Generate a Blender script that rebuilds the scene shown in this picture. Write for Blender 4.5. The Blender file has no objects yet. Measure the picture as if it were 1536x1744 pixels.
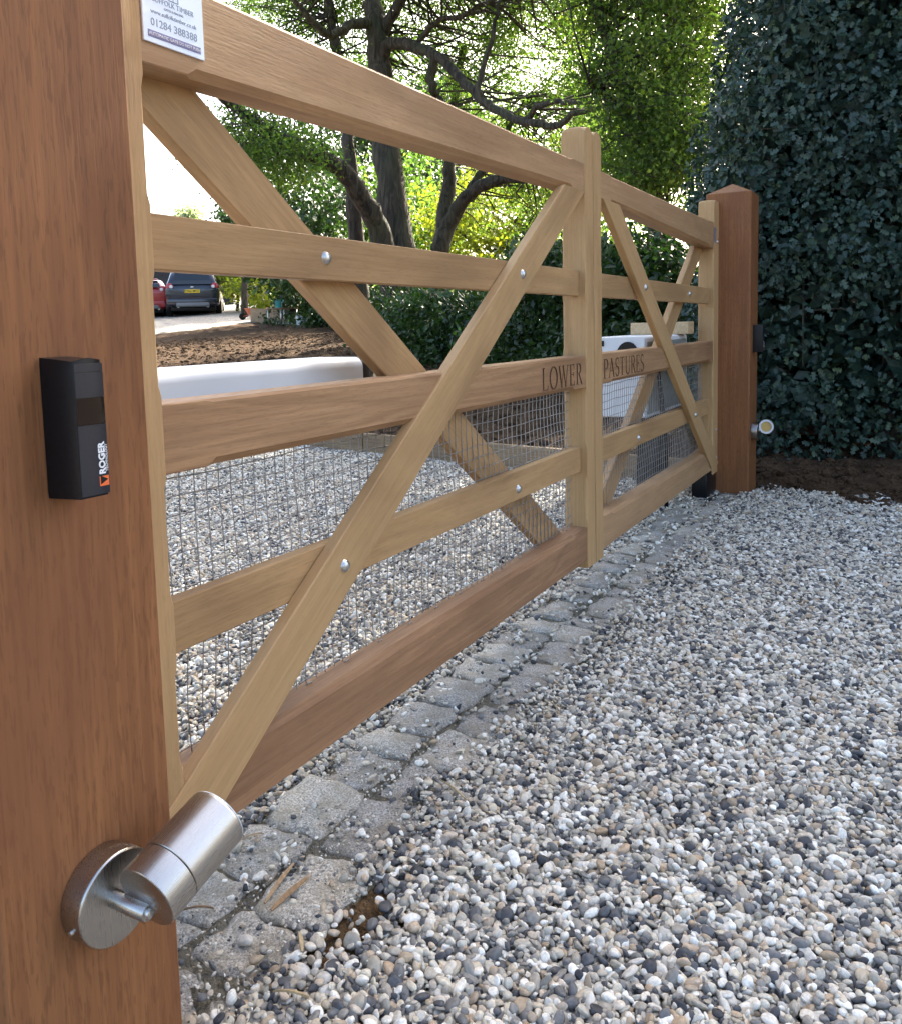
import bpy, bmesh, math, random
import numpy as np
from mathutils import Vector, Matrix

rng = np.random.default_rng(11)
random.seed(11)
S = bpy.context.scene
COL = S.collection
R = math.radians

# ------------------------------------------------------------------ camera
CP = np.array([-0.607, -0.8273, 0.7989])
CF = np.array([0.87070438, 0.48196037, -0.09791871])
CR = np.array([0.48205612, -0.87580462, -0.02425223])
CU = np.array([0.09744627, 0.02608579, 0.99489887])
FPX, PPY = 1451.5, 701.8
cam = bpy.data.cameras.new('Camera')
cam.sensor_fit = 'HORIZONTAL'; cam.sensor_width = 36.0
cam.lens = 36.0 * FPX / 1536.0
cam.shift_y = -(872.0 - PPY) / 1536.0
cam.clip_start = 0.02; cam.clip_end = 3000
camo = bpy.data.objects.new('Camera', cam); COL.objects.link(camo)
camo.matrix_world = Matrix(((CR[0], CU[0], -CF[0], CP[0]), (CR[1], CU[1], -CF[1], CP[1]),
                            (CR[2], CU[2], -CF[2], CP[2]), (0, 0, 0, 1)))
S.camera = camo

# ------------------------------------------------------------------ sky, sun, exposure
SUN_AZ, SUN_EL = -2.0, 36.0          # azimuth measured from +X towards +Y
w = bpy.data.worlds.new('World'); S.world = w; w.use_nodes = True
nt = w.node_tree
sky = nt.nodes.new('ShaderNodeTexSky'); sky.sky_type = 'NISHITA'; sky.sun_disc = False
sky.sun_elevation = R(SUN_EL); sky.sun_rotation = R(90 - SUN_AZ)
sky.air_density = 1.0; sky.dust_density = 6.0; sky.ozone_density = 0.9
bg = nt.nodes['Background']; bg.inputs['Strength'].default_value = 0.15
nt.links.new(sky.outputs[0], bg.inputs['Color'])
sun = bpy.data.lights.new('Sun', 'SUN'); sun.energy = 5.0; sun.angle = R(0.5); sun.color = (1.0, 0.93, 0.80)
suno = bpy.data.objects.new('Sun', sun); COL.objects.link(suno)
sd = Vector((math.cos(R(SUN_AZ)) * math.cos(R(SUN_EL)), math.sin(R(SUN_AZ)) * math.cos(R(SUN_EL)), math.sin(R(SUN_EL))))
suno.rotation_euler = sd.to_track_quat('Z', 'Y').to_euler(); suno.location = sd * 40
S.view_settings.view_transform = 'Standard'; S.view_settings.look = 'None'
S.view_settings.exposure = 2.32; S.view_settings.gamma = 1.0
S.render.engine = 'CYCLES'
S.cycles.use_adaptive_sampling = True; S.cycles.adaptive_threshold = 0.02
S.cycles.use_denoising = True
S.cycles.max_bounces = 8; S.cycles.transmission_bounces = 6; S.cycles.diffuse_bounces = 4; S.cycles.glossy_bounces = 3
S.cycles.transparent_max_bounces = 6
S.cycles.sample_clamp_indirect = 6.0

# ------------------------------------------------------------------ helpers
def at(u, v, d):
    return Vector(CP + d * (CF + CR * (u - 768) / FPX - CU * (v - PPY) / FPX))

def new_mat(name):
    m = bpy.data.materials.new(name); m.use_nodes = True
    t = m.node_tree; b = t.nodes['Principled BSDF']
    return m, t, b

def N(t, kind, **kw):
    n = t.nodes.new(kind)
    for k, v in kw.items():
        if k in n.inputs: n.inputs[k].default_value = v
        else: setattr(n, k, v)
    return n

def ramp(t, src, stops, interp='LINEAR'):
    r = t.nodes.new('ShaderNodeValToRGB'); r.color_ramp.interpolation = interp
    e = r.color_ramp.elements
    while len(e) < len(stops): e.new(0.5)
    for q, (p, c) in zip(e, stops):
        q.position = p; q.color = (*c, 1) if len(c) == 3 else c
    t.links.new(src, r.inputs[0]); return r

def mix(t, fac, a, b, blend='MIX'):
    m = t.nodes.new('ShaderNodeMix'); m.data_type = 'RGBA'; m.blend_type = blend
    for sock, val in ((0, fac), (6, a), (7, b)):
        if isinstance(val, (int, float)): m.inputs[sock].default_value = val
        elif isinstance(val, (tuple, list)): m.inputs[sock].default_value = (*val, 1) if len(val) == 3 else val
        else: t.links.new(val, m.inputs[sock])
    return m.outputs[2]

def simple(name, col, rough=0.5, metal=0.0, var=0.0, scale=30.0, bump=0.0, emit=None, coat=0.0):
    m, t, b = new_mat(name)
    b.inputs['Base Color'].default_value = (*col, 1); b.inputs['Roughness'].default_value = rough
    b.inputs['Metallic'].default_value = metal
    if coat: b.inputs['Coat Weight'].default_value = coat
    if var or bump:
        tc = N(t, 'ShaderNodeTexCoord'); n = N(t, 'ShaderNodeTexNoise', Scale=scale, Detail=5.0)
        t.links.new(tc.outputs['Object'], n.inputs['Vector'])
        if var:
            r = ramp(t, n.outputs['Fac'], [(0.3, tuple(c * (1 - var) for c in col)), (0.7, tuple(min(1, c * (1 + var)) for c in col))])
            t.links.new(r.outputs[0], b.inputs['Base Color'])
        if bump:
            bp = N(t, 'ShaderNodeBump', Strength=bump, Distance=0.004)
            t.links.new(n.outputs['Fac'], bp.inputs['Height']); t.links.new(bp.outputs[0], b.inputs['Normal'])
    if emit:
        b.inputs['Emission Color'].default_value = (*emit[0], 1); b.inputs['Emission Strength'].default_value = emit[1]
    return m

def wood(name, col, dark, streak=0.5, pores=0.5, figure=0.35, rough=0.5, blot=None):
    """timber: grain runs along the piece's own local X"""
    m, t, b = new_mat(name)
    tc = N(t, 'ShaderNodeTexCoord'); oi = N(t, 'ShaderNodeObjectInfo')
    sc = N(t, 'ShaderNodeVectorMath', operation='SCALE'); sc.inputs['Scale'].default_value = 17.0
    cm = N(t, 'ShaderNodeCombineXYZ')
    for i in range(3): t.links.new(oi.outputs['Random'], cm.inputs[i])
    t.links.new(cm.outputs[0], sc.inputs[0])
    ad = N(t, 'ShaderNodeVectorMath', operation='ADD')
    t.links.new(tc.outputs['Object'], ad.inputs[0]); t.links.new(sc.outputs[0], ad.inputs[1])
    def noise(scale, sc3, detail=6.0, dist=0.0):
        mp = N(t, 'ShaderNodeMapping'); mp.inputs['Scale'].default_value = sc3
        t.links.new(ad.outputs[0], mp.inputs['Vector'])
        n = N(t, 'ShaderNodeTexNoise', Scale=scale, Detail=detail, Distortion=dist)
        t.links.new(mp.outputs[0], n.inputs['Vector']); return n.outputs['Fac']
    fig = noise(1.0, (1.1, 15, 11), 2.0, 1.0)          # broad cathedral figure
    rings = N(t, 'ShaderNodeMath', operation='MULTIPLY'); rings.inputs[1].default_value = 40.0
    t.links.new(fig, rings.inputs[0])
    sn = N(t, 'ShaderNodeMath', operation='SINE'); t.links.new(rings.outputs[0], sn.inputs[0])
    rg = N(t, 'ShaderNodeMapRange'); rg.inputs['From Min'].default_value = -1; t.links.new(sn.outputs[0], rg.inputs['Value'])
    fine = noise(1.0, (36, 360, 330), 2.0)
    mid = noise(1.0, (3.6, 190, 170), 6.0, 0.25)
    big = noise(1.0, (1.6, 5.0, 5.0), 3.0, 0.8)
    mids = ramp(t, mid, [(0.35, (0, 0, 0)), (0.68, (1, 1, 1))])
    base = mix(t, mids.outputs[0], dark, col)
    m1 = N(t, 'ShaderNodeMath', operation='MULTIPLY'); m1.inputs[1].default_value = figure
    t.links.new(rg.outputs[0], m1.inputs[0])
    darkc = tuple(c * 0.62 for c in dark)
    base = mix(t, m1.outputs[0], base, darkc)
    fr = ramp(t, fine, [(0.385, (1, 1, 1)), (0.44, (0, 0, 0))])
    m2 = N(t, 'ShaderNodeMath', operation='MULTIPLY'); m2.inputs[1].default_value = pores
    t.links.new(fr.outputs[0], m2.inputs[0])
    base = mix(t, m2.outputs[0], base, tuple(c * 0.45 for c in dark))
    br = ramp(t, big, [(0.3, (0.74, 0.72, 0.72)), (0.5, (1, 1, 1)), (0.72, (1.0, 1.0, 1.0))])
    base = mix(t, 1.0, base, br.outputs[0], 'MULTIPLY')
    if blot:
        bl = noise(1.0, (2.5, 9, 9), 4.0, 0.6)
        bb = ramp(t, bl, [(0.5, (0, 0, 0)), (0.66, (1, 1, 1))])
        m3 = N(t, 'ShaderNodeMath', operation='MULTIPLY'); m3.inputs[1].default_value = 0.55
        t.links.new(bb.outputs[0], m3.inputs[0]); base = mix(t, m3.outputs[0], base, blot)
    t.links.new(base, b.inputs['Base Color'])
    rr = N(t, 'ShaderNodeMapRange'); rr.inputs['To Min'].default_value = rough - 0.1; rr.inputs['To Max'].default_value = rough + 0.16
    t.links.new(mid, rr.inputs['Value']); t.links.new(rr.outputs[0], b.inputs['Roughness'])
    hh = N(t, 'ShaderNodeMath', operation='ADD'); t.links.new(fine, hh.inputs[0]); t.links.new(mid, hh.inputs[1])
    bp = N(t, 'ShaderNodeBump', Strength=0.3, Distance=0.0012)
    t.links.new(hh.outputs[0], bp.inputs['Height']); t.links.new(bp.outputs[0], b.inputs['Normal'])
    b.inputs['Specular IOR Level'].default_value = 0.25
    return m

def link(name, me, mat=None, parent=None, loc=None, mw=None):
    o = bpy.data.objects.new(name, me); COL.objects.link(o)
    if mat is not None and me is not None and len(me.materials) == 0:
        for q in (mat if isinstance(mat, (list, tuple)) else [mat]): me.materials.append(q)
    if parent is not None: o.parent = parent
    if mw is not None: o.matrix_local = mw
    elif loc is not None: o.location = loc
    return o

def tag(o, label=None, cat=None, group=None, kind=None):
    if label: o['label'] = label
    if cat: o['category'] = cat
    if group: o['group'] = group
    if kind: o['kind'] = kind
    return o

def thing(name, label, cat, loc=(0, 0, 0), rz=0.0, group=None):
    o = bpy.data.objects.new(name, None); COL.objects.link(o)
    o.empty_display_size = 0.1; o.location = loc; o.rotation_euler = (0, 0, rz)
    return tag(o, label, cat, group)

def mesh_from(verts, faces, name='mesh', smooth=False):
    me = bpy.data.meshes.new(name); me.from_pydata([tuple(v) for v in verts], [], [tuple(f) for f in faces])
    bm = bmesh.new(); bm.from_mesh(me); bmesh.ops.recalc_face_normals(bm, faces=bm.faces); bm.to_mesh(me); bm.free()
    if smooth: me.polygons.foreach_set('use_smooth', [True] * len(me.polygons))
    me.update(); return me

def bm_mesh(bm, name='mesh', smooth=False, ang=None):
    me = bpy.data.meshes.new(name); bm.to_mesh(me); bm.free()
    if smooth: me.polygons.foreach_set('use_smooth', [True] * len(me.polygons))
    if ang is not None:
        me.polygons.foreach_set('use_smooth', [True] * len(me.polygons)); me.set_sharp_from_angle(angle=R(ang))
    me.update(); return me

def tri_mesh(name, V, F, tone=None, smooth=False):
    me = bpy.data.meshes.new(name); V = np.asarray(V, np.float32); F = np.asarray(F, np.int32)
    n, k = F.shape
    me.vertices.add(len(V)); me.vertices.foreach_set('co', V.ravel())
    me.loops.add(n * k); me.loops.foreach_set('vertex_index', F.ravel())
    me.polygons.add(n); me.polygons.foreach_set('loop_start', np.arange(0, n * k, k, dtype=np.int32))
    me.polygons.foreach_set('loop_total', np.full(n, k, np.int32))
    if smooth: me.polygons.foreach_set('use_smooth', np.ones(n, bool))
    if tone is not None:
        a = me.attributes.new('tone', 'FLOAT', 'POINT'); a.data.foreach_set('value', np.asarray(tone, np.float32))
    me.update(calc_edges=True); me.validate(); return me

def box_bm(bm, x0, x1, y0, y1, z0, z1, bevel=0.0, seg=2, mi=0):
    r = bmesh.ops.create_cube(bm, size=1.0)
    vs = r['verts']
    for v in vs:
        v.co = Vector((x0 + (v.co.x + .5) * (x1 - x0), y0 + (v.co.y + .5) * (y1 - y0), z0 + (v.co.z + .5) * (z1 - z0)))
    if bevel:
        es = list({e for v in vs for e in v.link_edges})
        bmesh.ops.bevel(bm, geom=es, offset=bevel, segments=seg, affect='EDGES', profile=0.5)

def box_me(x0, x1, y0, y1, z0, z1, bevel=0.0, seg=2):
    bm = bmesh.new(); box_bm(bm, x0, x1, y0, y1, z0, z1, bevel, seg)
    return bm_mesh(bm, 'box', ang=40)

def tube_arrays(path, radii, n=8, cap=True):
    """tapered tube along a list of points"""
    P = [Vector(p) for p in path]; V = []; F = []
    up = Vector((0, 0, 1)); prev = None
    for i, p in enumerate(P):
        d = (P[min(i + 1, len(P) - 1)] - P[max(i - 1, 0)]).normalized()
        if prev is None:
            a = up.cross(d)
            if a.length < 0.1: a = Vector((1, 0, 0)).cross(d)
        else: a = prev - d * prev.dot(d)
        a.normalize(); prev = a; b = d.cross(a)
        for k in range(n):
            th = 2 * math.pi * k / n; V.append(p + (a * math.cos(th) + b * math.sin(th)) * radii[i])
    for i in range(len(P) - 1):
        for k in range(n):
            F.append((i * n + k, i * n + (k + 1) % n, (i + 1) * n + (k + 1) % n, (i + 1) * n + k))
    if cap:
        F.append(tuple(range(n - 1, -1, -1))); F.append(tuple((len(P) - 1) * n + k for k in range(n)))
    return V, F

def join_arrays(parts):
    V, F = [], []
    for v, f in parts:
        o = len(V); V += list(v); F += [tuple(i + o for i in q) for q in f]
    return V, F

def lathe(profile, n=48, axis='Y', caps=True):
    """profile list of (r, h); revolve about local axis"""
    V, F = [], []
    for r, h in profile:
        for k in range(n):
            th = 2 * math.pi * k / n; a, b = r * math.cos(th), r * math.sin(th)
            V.append({'Y': (a, h, b), 'Z': (a, b, h), 'X': (h, a, b)}[axis])
    m = len(profile)
    for i in range(m - 1):
        for k in range(n):
            F.append((i * n + k, i * n + (k + 1) % n, (i + 1) * n + (k + 1) % n, (i + 1) * n + k))
    if caps: F.append(tuple(range(n))); F.append(tuple((m - 1) * n + k for k in range(n)))
    me = mesh_from(V, F, 'lathe'); me.polygons.foreach_set('use_smooth', [True] * len(me.polygons)); me.set_sharp_from_angle(angle=R(38)); return me

def timber_me(stations, y0, y1, cut0=0.0, cut1=0.0, e=0.0018):
    """loft along local x. stations: (x, z0, z1, (cA, cB, cC, cD)) chamfers of the corners
    A front-top, B back-top, C back-bottom, D front-bottom (front = y0)"""
    V, F = [], []
    for i, (x, z0, z1, cs) in enumerate(stations):
        a, b, c, d = [max(q, e) for q in cs]
        ring = [(y0, z1 - a), (y0 + a, z1), (y1 - b, z1), (y1, z1 - b), (y1, z0 + c), (y1 - c, z0), (y0 + d, z0), (y0, z0 + d)]
        cut = cut0 if i == 0 else (cut1 if i == len(stations) - 1 else 0)
        for (yy, zz) in ring: V.append((x + cut * zz, yy, zz))
    for i in range(len(stations) - 1):
        for k in range(8):
            F.append((i * 8 + k, i * 8 + (k + 1) % 8, (i + 1) * 8 + (k + 1) % 8, (i + 1) * 8 + k))
    F.append(tuple(range(8))); F.append(tuple((len(stations) - 1) * 8 + k for k in range(8)))
    return mesh_from(V, F, 'timber')

def text_me(body, size, mat, extrude=0.0, align='CENTER', width=1.0, bold=0.0):
    cu = bpy.data.curves.new('txt', 'FONT'); cu.body = body; cu.size = size; cu.align_x = align; cu.align_y = 'CENTER'
    cu.extrude = extrude; cu.resolution_u = 3; cu.offset = bold
    o = bpy.data.objects.new('txt', cu); COL.objects.link(o)
    dg = bpy.context.evaluated_depsgraph_get()
    me = bpy.data.meshes.new_from_object(o.evaluated_get(dg))
    bpy.data.objects.remove(o); bpy.data.curves.remove(cu)
    me.materials.clear(); me.materials.append(mat)
    if width != 1.0:
        for v in me.vertices: v.co.x *= width
    return me

def pip(x, y, poly):
    """vectorised point in polygon"""
    inside = np.zeros(np.shape(x), bool); n = len(poly)
    for i in range(n):
        x1, y1 = poly[i]; x2, y2 = poly[(i + 1) % n]
        c = ((y1 > y) != (y2 > y)) & (x < (x2 - x1) * (y - y1) / (y2 - y1 + 1e-12) + x1)
        inside ^= c
    return inside

def vnoise(x, y, seed=0):
    """cheap smooth value noise for numpy arrays"""
    xi, yi = np.floor(x).astype(np.int64), np.floor(y).astype(np.int64); fx, fy = x - xi, y - yi
    def h(a, b):
        q = (a * 374761393 + b * 668265263 + seed * 982451653) & 0x7fffffff
        q = ((q ^ (q >> 13)) * 1274126177) & 0x7fffffff
        return (q % 100003) / 100003.0
    fx = fx * fx * (3 - 2 * fx); fy = fy * fy * (3 - 2 * fy)
    return (h(xi, yi) * (1 - fx) + h(xi + 1, yi) * fx) * (1 - fy) + (h(xi, yi + 1) * (1 - fx) + h(xi + 1, yi + 1) * fx) * fy

def hgt(x, y):
    return 0.078 * np.maximum(0.0, np.asarray(x, float) - 3.7)

# ------------------------------------------------------------------ materials
M_POST = wood('red_brown_hardwood', (0.268, 0.113, 0.043), (0.200, 0.080, 0.030), figure=0.08, pores=0.36, rough=0.58, blot=(0.165, 0.065, 0.028))
M_TAN = wood('tan_hardwood', (0.46, 0.285, 0.135), (0.40, 0.24, 0.106), figure=0.26, pores=0.16, rough=0.58)
M_TAN2 = wood('yellow_tan_hardwood', (0.48, 0.305, 0.145), (0.425, 0.26, 0.116), figure=0.16, pores=0.14, rough=0.58)
M_TOP = wood('pale_brown_hardwood', (0.45, 0.28, 0.145), (0.375, 0.222, 0.11), figure=0.14, pores=0.18, rough=0.56, blot=(0.335, 0.19, 0.097))
M_RED = wood('pinkish_brown_hardwood', (0.37, 0.212, 0.110), (0.285, 0.150, 0.075), figure=0.42, pores=0.2, rough=0.56, blot=(0.245, 0.125, 0.062))
M_MID = wood('warm_brown_hardwood', (0.41, 0.245, 0.125), (0.325, 0.18, 0.088), figure=0.40, pores=0.18, rough=0.56, blot=(0.28, 0.148, 0.072))
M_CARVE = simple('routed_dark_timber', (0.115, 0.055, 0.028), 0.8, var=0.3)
M_EDGE = wood('weathered_softwood', (0.34, 0.25, 0.15), (0.22, 0.15, 0.09), figure=0.2, pores=0.3, rough=0.75)
M_BEAM = wood('fresh_sawn_softwood', (0.62, 0.47, 0.29), (0.50, 0.36, 0.20), figure=0.3, pores=0.1, rough=0.7)
M_PANEL = wood('dark_brown_fence_board', (0.14, 0.065, 0.045), (0.08, 0.036, 0.026), figure=0.1, pores=0.2, rough=0.75)
M_BOLT = simple('dull_galvanised_steel', (0.55, 0.55, 0.54), 0.34, 1.0, var=0.15, scale=90)
M_WIRE = simple('galvanised_wire', (0.30, 0.29, 0.28), 0.55, 0.7, var=0.2, scale=60)
M_WHITE = simple('white_powder_coat', (0.64, 0.67, 0.70), 0.5, var=0.02, scale=8)
M_BLACK = simple('black_plastic', (0.006, 0.0065, 0.008), 0.34, var=0.3, scale=200); M_BLACK.node_tree.nodes['Principled BSDF'].inputs['Specular IOR Level'].default_value = 0.25
M_GLOSSB = simple('black_glossy_lens', (0.004, 0.004, 0.005), 0.07)
M_NAVY = simple('dark_blue_black_plastic', (0.007, 0.011, 0.020), 0.30, var=0.15, scale=300)
M_WTXT = simple('white_print', (0.78, 0.78, 0.78), 0.5)
M_ORANGE = simple('orange_print', (0.75, 0.14, 0.03), 0.5)
M_SIGN = simple('white_acrylic_sign', (0.72, 0.79, 0.86), 0.22)
M_GTXT = simple('grey_print', (0.22, 0.26, 0.34), 0.5)
M_PURP = simple('purple_grey_print', (0.17, 0.16, 0.29), 0.5)
M_SOILSTAIN = None

def steel_mat():
    m, t, b = new_mat('brushed_stainless_steel')
    b.inputs['Metallic'].default_value = 1.0; b.inputs['Base Color'].default_value = (0.44, 0.42, 0.39, 1)
    tc = N(t, 'ShaderNodeTexCoord'); mp = N(t, 'ShaderNodeMapping'); mp.inputs['Scale'].default_value = (900, 900, 30)
    n = N(t, 'ShaderNodeTexNoise', Scale=1.0, Detail=3.0)
    t.links.new(tc.outputs['Object'], mp.inputs[0]); t.links.new(mp.outputs[0], n.inputs['Vector'])
    rr = N(t, 'ShaderNodeMapRange'); rr.inputs['To Min'].default_value = 0.25; rr.inputs['To Max'].default_value = 0.31
    t.links.new(n.outputs['Fac'], rr.inputs['Value']); t.links.new(rr.outputs[0], b.inputs['Roughness'])
    b.inputs['Anisotropic'].default_value = 0.5
    return m
M_STEEL = steel_mat()

def leaf_mat(name, cols, trans=0.45, rough=0.5, spec=0.4, tcol=None, coat=0.0):
    m, t, b = new_mat(name)
    a = N(t, 'ShaderNodeAttribute', attribute_name='tone')
    r = ramp(t, a.outputs['Fac'], [(i / (len(cols) - 1), c) for i, c in enumerate(cols)])
    t.links.new(r.outputs[0], b.inputs['Base Color']); b.inputs['Roughness'].default_value = rough
    b.inputs['Specular IOR Level'].default_value = spec
    if coat: b.inputs['Coat Weight'].default_value = coat; b.inputs['Coat Roughness'].default_value = 0.2
    if trans > 0:
        tr = N(t, 'ShaderNodeBsdfTranslucent')
        mc = mix(t, 1.0, r.outputs[0], tcol or (1.9, 2.1, 0.9), 'MULTIPLY')
        t.links.new(mc, tr.inputs['Color'])
        ms = N(t, 'ShaderNodeMixShader'); ms.inputs[0].default_value = trans
        t.links.new(b.outputs[0], ms.inputs[1]); t.links.new(tr.outputs[0], ms.inputs[2])
        t.links.new(ms.outputs[0], t.nodes['Material Output'].inputs['Surface'])
    return m
L_HOLLY = leaf_mat('glossy_holly_leaf', [(0.015, 0.036, 0.029), (0.025, 0.056, 0.042), (0.038, 0.076, 0.050), (0.07, 0.11, 0.048)], trans=0.10, rough=0.46, spec=0.5)
L_OAK = leaf_mat('spring_tree_leaf', [(0.032, 0.068, 0.018), (0.058, 0.105, 0.028), (0.09, 0.14, 0.036), (0.14, 0.17, 0.045)], trans=0.6, rough=0.5)
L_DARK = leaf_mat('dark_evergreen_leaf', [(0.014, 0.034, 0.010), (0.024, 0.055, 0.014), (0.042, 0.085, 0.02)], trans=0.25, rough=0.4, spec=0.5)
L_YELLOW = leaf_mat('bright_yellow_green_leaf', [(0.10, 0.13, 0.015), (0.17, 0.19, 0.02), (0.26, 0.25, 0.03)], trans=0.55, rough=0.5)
L_PALE = leaf_mat('haze_paled_leaf', [(0.22, 0.26, 0.20), (0.32, 0.36, 0.28)], trans=0.4, rough=0.6)  # distance haze is put into these paler leaf colours

def bark_mat():
    m, t, b = new_mat('grey_brown_bark')
    tc = N(t, 'ShaderNodeTexCoord'); mp = N(t, 'ShaderNodeMapping'); mp.inputs['Scale'].default_value = (9, 9, 1.6)
    t.links.new(tc.outputs['Object'], mp.inputs[0])
    v = N(t, 'ShaderNodeTexNoise', Scale=2.0, Detail=8.0, Distortion=0.8); t.links.new(mp.outputs[0], v.inputs['Vector'])
    n = N(t, 'ShaderNodeTexNoise', Scale=1.2, Detail=4.0); t.links.new(tc.outputs['Object'], n.inputs['Vector'])
    r = ramp(t, v.outputs['Fac'], [(0.32, (0.018, 0.014, 0.011)), (0.52, (0.06, 0.047, 0.036)), (0.75, (0.12, 0.10, 0.075))])
    g = ramp(t, n.outputs['Fac'], [(0.45, (0, 0, 0)), (0.7, (0.5, 0.5, 0.5))])
    c = mix(t, g.outputs[0], r.outputs[0], (0.06, 0.07, 0.035))
    t.links.new(c, b.inputs['Base Color']); b.inputs['Roughness'].default_value = 0.9
    bp = N(t, 'ShaderNodeBump', Strength=0.9, Distance=0.06); t.links.new(v.outputs['Fac'], bp.inputs['Height']); t.links.new(bp.outputs[0], b.inputs['Normal'])
    return m
M_BARK = bark_mat()

def soil_mat(name='dug_brown_soil', a=(0.030, 0.019, 0.013), b_=(0.115, 0.072, 0.042), c_=(0.22, 0.145, 0.085)):
    m, t, b = new_mat(name)
    tc = N(t, 'ShaderNodeTexCoord')
    n = N(t, 'ShaderNodeTexNoise', Scale=9.0, Detail=9.0, Roughness=0.7); t.links.new(tc.outputs['Object'], n.inputs['Vector'])
    n2 = N(t, 'ShaderNodeTexNoise', Scale=60.0, Detail=6.0); t.links.new(tc.outputs['Object'], n2.inputs['Vector'])
    r = ramp(t, n.outputs['Fac'], [(0.3, a), (0.55, b_), (0.78, c_)])
    c = mix(t, n2.outputs['Fac'], r.outputs[0], tuple(q * 0.7 for q in b_))
    t.links.new(c, b.inputs['Base Color']); b.inputs['Roughness'].default_value = 1.0; b.inputs['Specular IOR Level'].default_value = 0.1
    ad = N(t, 'ShaderNodeMath', operation='ADD'); t.links.new(n.outputs['Fac'], ad.inputs[0]); t.links.new(n2.outputs['Fac'], ad.inputs[1])
    bp = N(t, 'ShaderNodeBump', Strength=1.0, Distance=0.05); t.links.new(ad.outputs[0], bp.inputs['Height']); t.links.new(bp.outputs[0], b.inputs['Normal'])
    return m
M_SOIL = soil_mat()
M_SAND = soil_mat('sandy_subsoil', (0.10, 0.06, 0.03), (0.21, 0.13, 0.065), (0.30, 0.20, 0.10))

PEB = [(0.00, (0.030, 0.032, 0.038)), (0.09, (0.078, 0.081, 0.090)), (0.18, (0.165, 0.163, 0.16)), (0.28, (0.29, 0.27, 0.235)),
       (0.38, (0.41, 0.365, 0.29)), (0.48, (0.54, 0.51, 0.44)), (0.58, (0.62, 0.555, 0.43)), (0.66, (0.32, 0.235, 0.15)),
       (0.72, (0.56, 0.535, 0.48)), (0.82, (0.75, 0.715, 0.63)), (0.90, (0.43, 0.31, 0.20)), (0.94, (0.80, 0.78, 0.71))]
def pebble_mat():
    m, t, b = new_mat('river_pebble')
    oi = N(t, 'ShaderNodeObjectInfo'); r = ramp(t, oi.outputs['Random'], PEB)
    tc = N(t, 'ShaderNodeTexCoord'); n = N(t, 'ShaderNodeTexNoise', Scale=2.2, Detail=5.0); t.links.new(tc.outputs['Object'], n.inputs['Vector'])
    mr = ramp(t, n.outputs['Fac'], [(0.3, (0.72, 0.72, 0.72)), (0.65, (1.1, 1.08, 1.04))])
    c = mix(t, 1.0, r.outputs[0], mr.outputs[0], 'MULTIPLY')
    t.links.new(c, b.inputs['Base Color']); b.inputs['Roughness'].default_value = 0.55; b.inputs['Specular IOR Level'].default_value = 0.4
    return m
M_PEB = pebble_mat()

def gravel_sheet_mat():
    m, t, b = new_mat('gravel_bed')
    tc = N(t, 'ShaderNodeTexCoord')
    v = N(t, 'ShaderNodeTexVoronoi', Scale=62.0); t.links.new(tc.outputs['Object'], v.inputs['Vector'])
    sx = N(t, 'ShaderNodeSeparateColor'); t.links.new(v.outputs['Color'], sx.inputs[0])
    r = ramp(t, sx.outputs[0], PEB)
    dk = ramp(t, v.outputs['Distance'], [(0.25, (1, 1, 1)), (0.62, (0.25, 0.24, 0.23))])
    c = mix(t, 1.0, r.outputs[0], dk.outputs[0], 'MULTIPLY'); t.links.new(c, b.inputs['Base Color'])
    b.inputs['Roughness'].default_value = 0.75
    bp = N(t, 'ShaderNodeBump', Strength=1.0, Distance=0.012, invert=True); t.links.new(v.outputs['Distance'], bp.inputs['Height']); t.links.new(bp.outputs[0], b.inputs['Normal'])
    return m
M_GRAVEL = gravel_sheet_mat()

def granite_mat():
    m, t, b = new_mat('granite_sett_stone')
    tc = N(t, 'ShaderNodeTexCoord'); oi = N(t, 'ShaderNodeObjectInfo')
    n = N(t, 'ShaderNodeTexNoise', Scale=260.0, Detail=3.0, Roughness=0.8); t.links.new(tc.outputs['Object'], n.inputs['Vector'])
    n2 = N(t, 'ShaderNodeTexNoise', Scale=14.0, Detail=7.0, Roughness=0.65); t.links.new(tc.outputs['Object'], n2.inputs['Vector'])
    r = ramp(t, n.outputs['Fac'], [(0.36, (0.12, 0.12, 0.12)), (0.5, (0.36, 0.35, 0.325)), (0.64, (0.64, 0.62, 0.57))])
    g = ramp(t, n2.outputs['Fac'], [(0.40, (0, 0, 0)), (0.64, (0.7, 0.7, 0.7))])
    c = mix(t, g.outputs[0], r.outputs[0], (0.235, 0.20, 0.135))
    ob = ramp(t, oi.outputs['Random'], [(0, (0.78, 0.76, 0.74)), (0.5, (0.95, 0.92, 0.88)), (1, (1.18, 1.13, 1.04))])
    c = mix(t, 1.0, c, ob.outputs[0], 'MULTIPLY')
    t.links.new(c, b.inputs['Base Color']); b.inputs['Roughness'].default_value = 0.72
    ad = N(t, 'ShaderNodeMath', operation='ADD'); t.links.new(n2.outputs['Fac'], ad.inputs[0])
    mu = N(t, 'ShaderNodeMath', operation='MULTIPLY'); mu.inputs[1].default_value = 0.25
    t.links.new(n.outputs['Fac'], mu.inputs[0]); t.links.new(mu.outputs[0], ad.inputs[1])
    bp = N(t, 'ShaderNodeBump', Strength=0.8, Distance=0.008); t.links.new(ad.outputs[0], bp.inputs['Height']); t.links.new(bp.outputs[0], b.inputs['Normal'])
    return m
M_GRAN = granite_mat()
M_MORTAR = soil_mat('grimy_mortar', (0.19, 0.165, 0.115), (0.28, 0.25, 0.185), (0.36, 0.33, 0.26))

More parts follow.
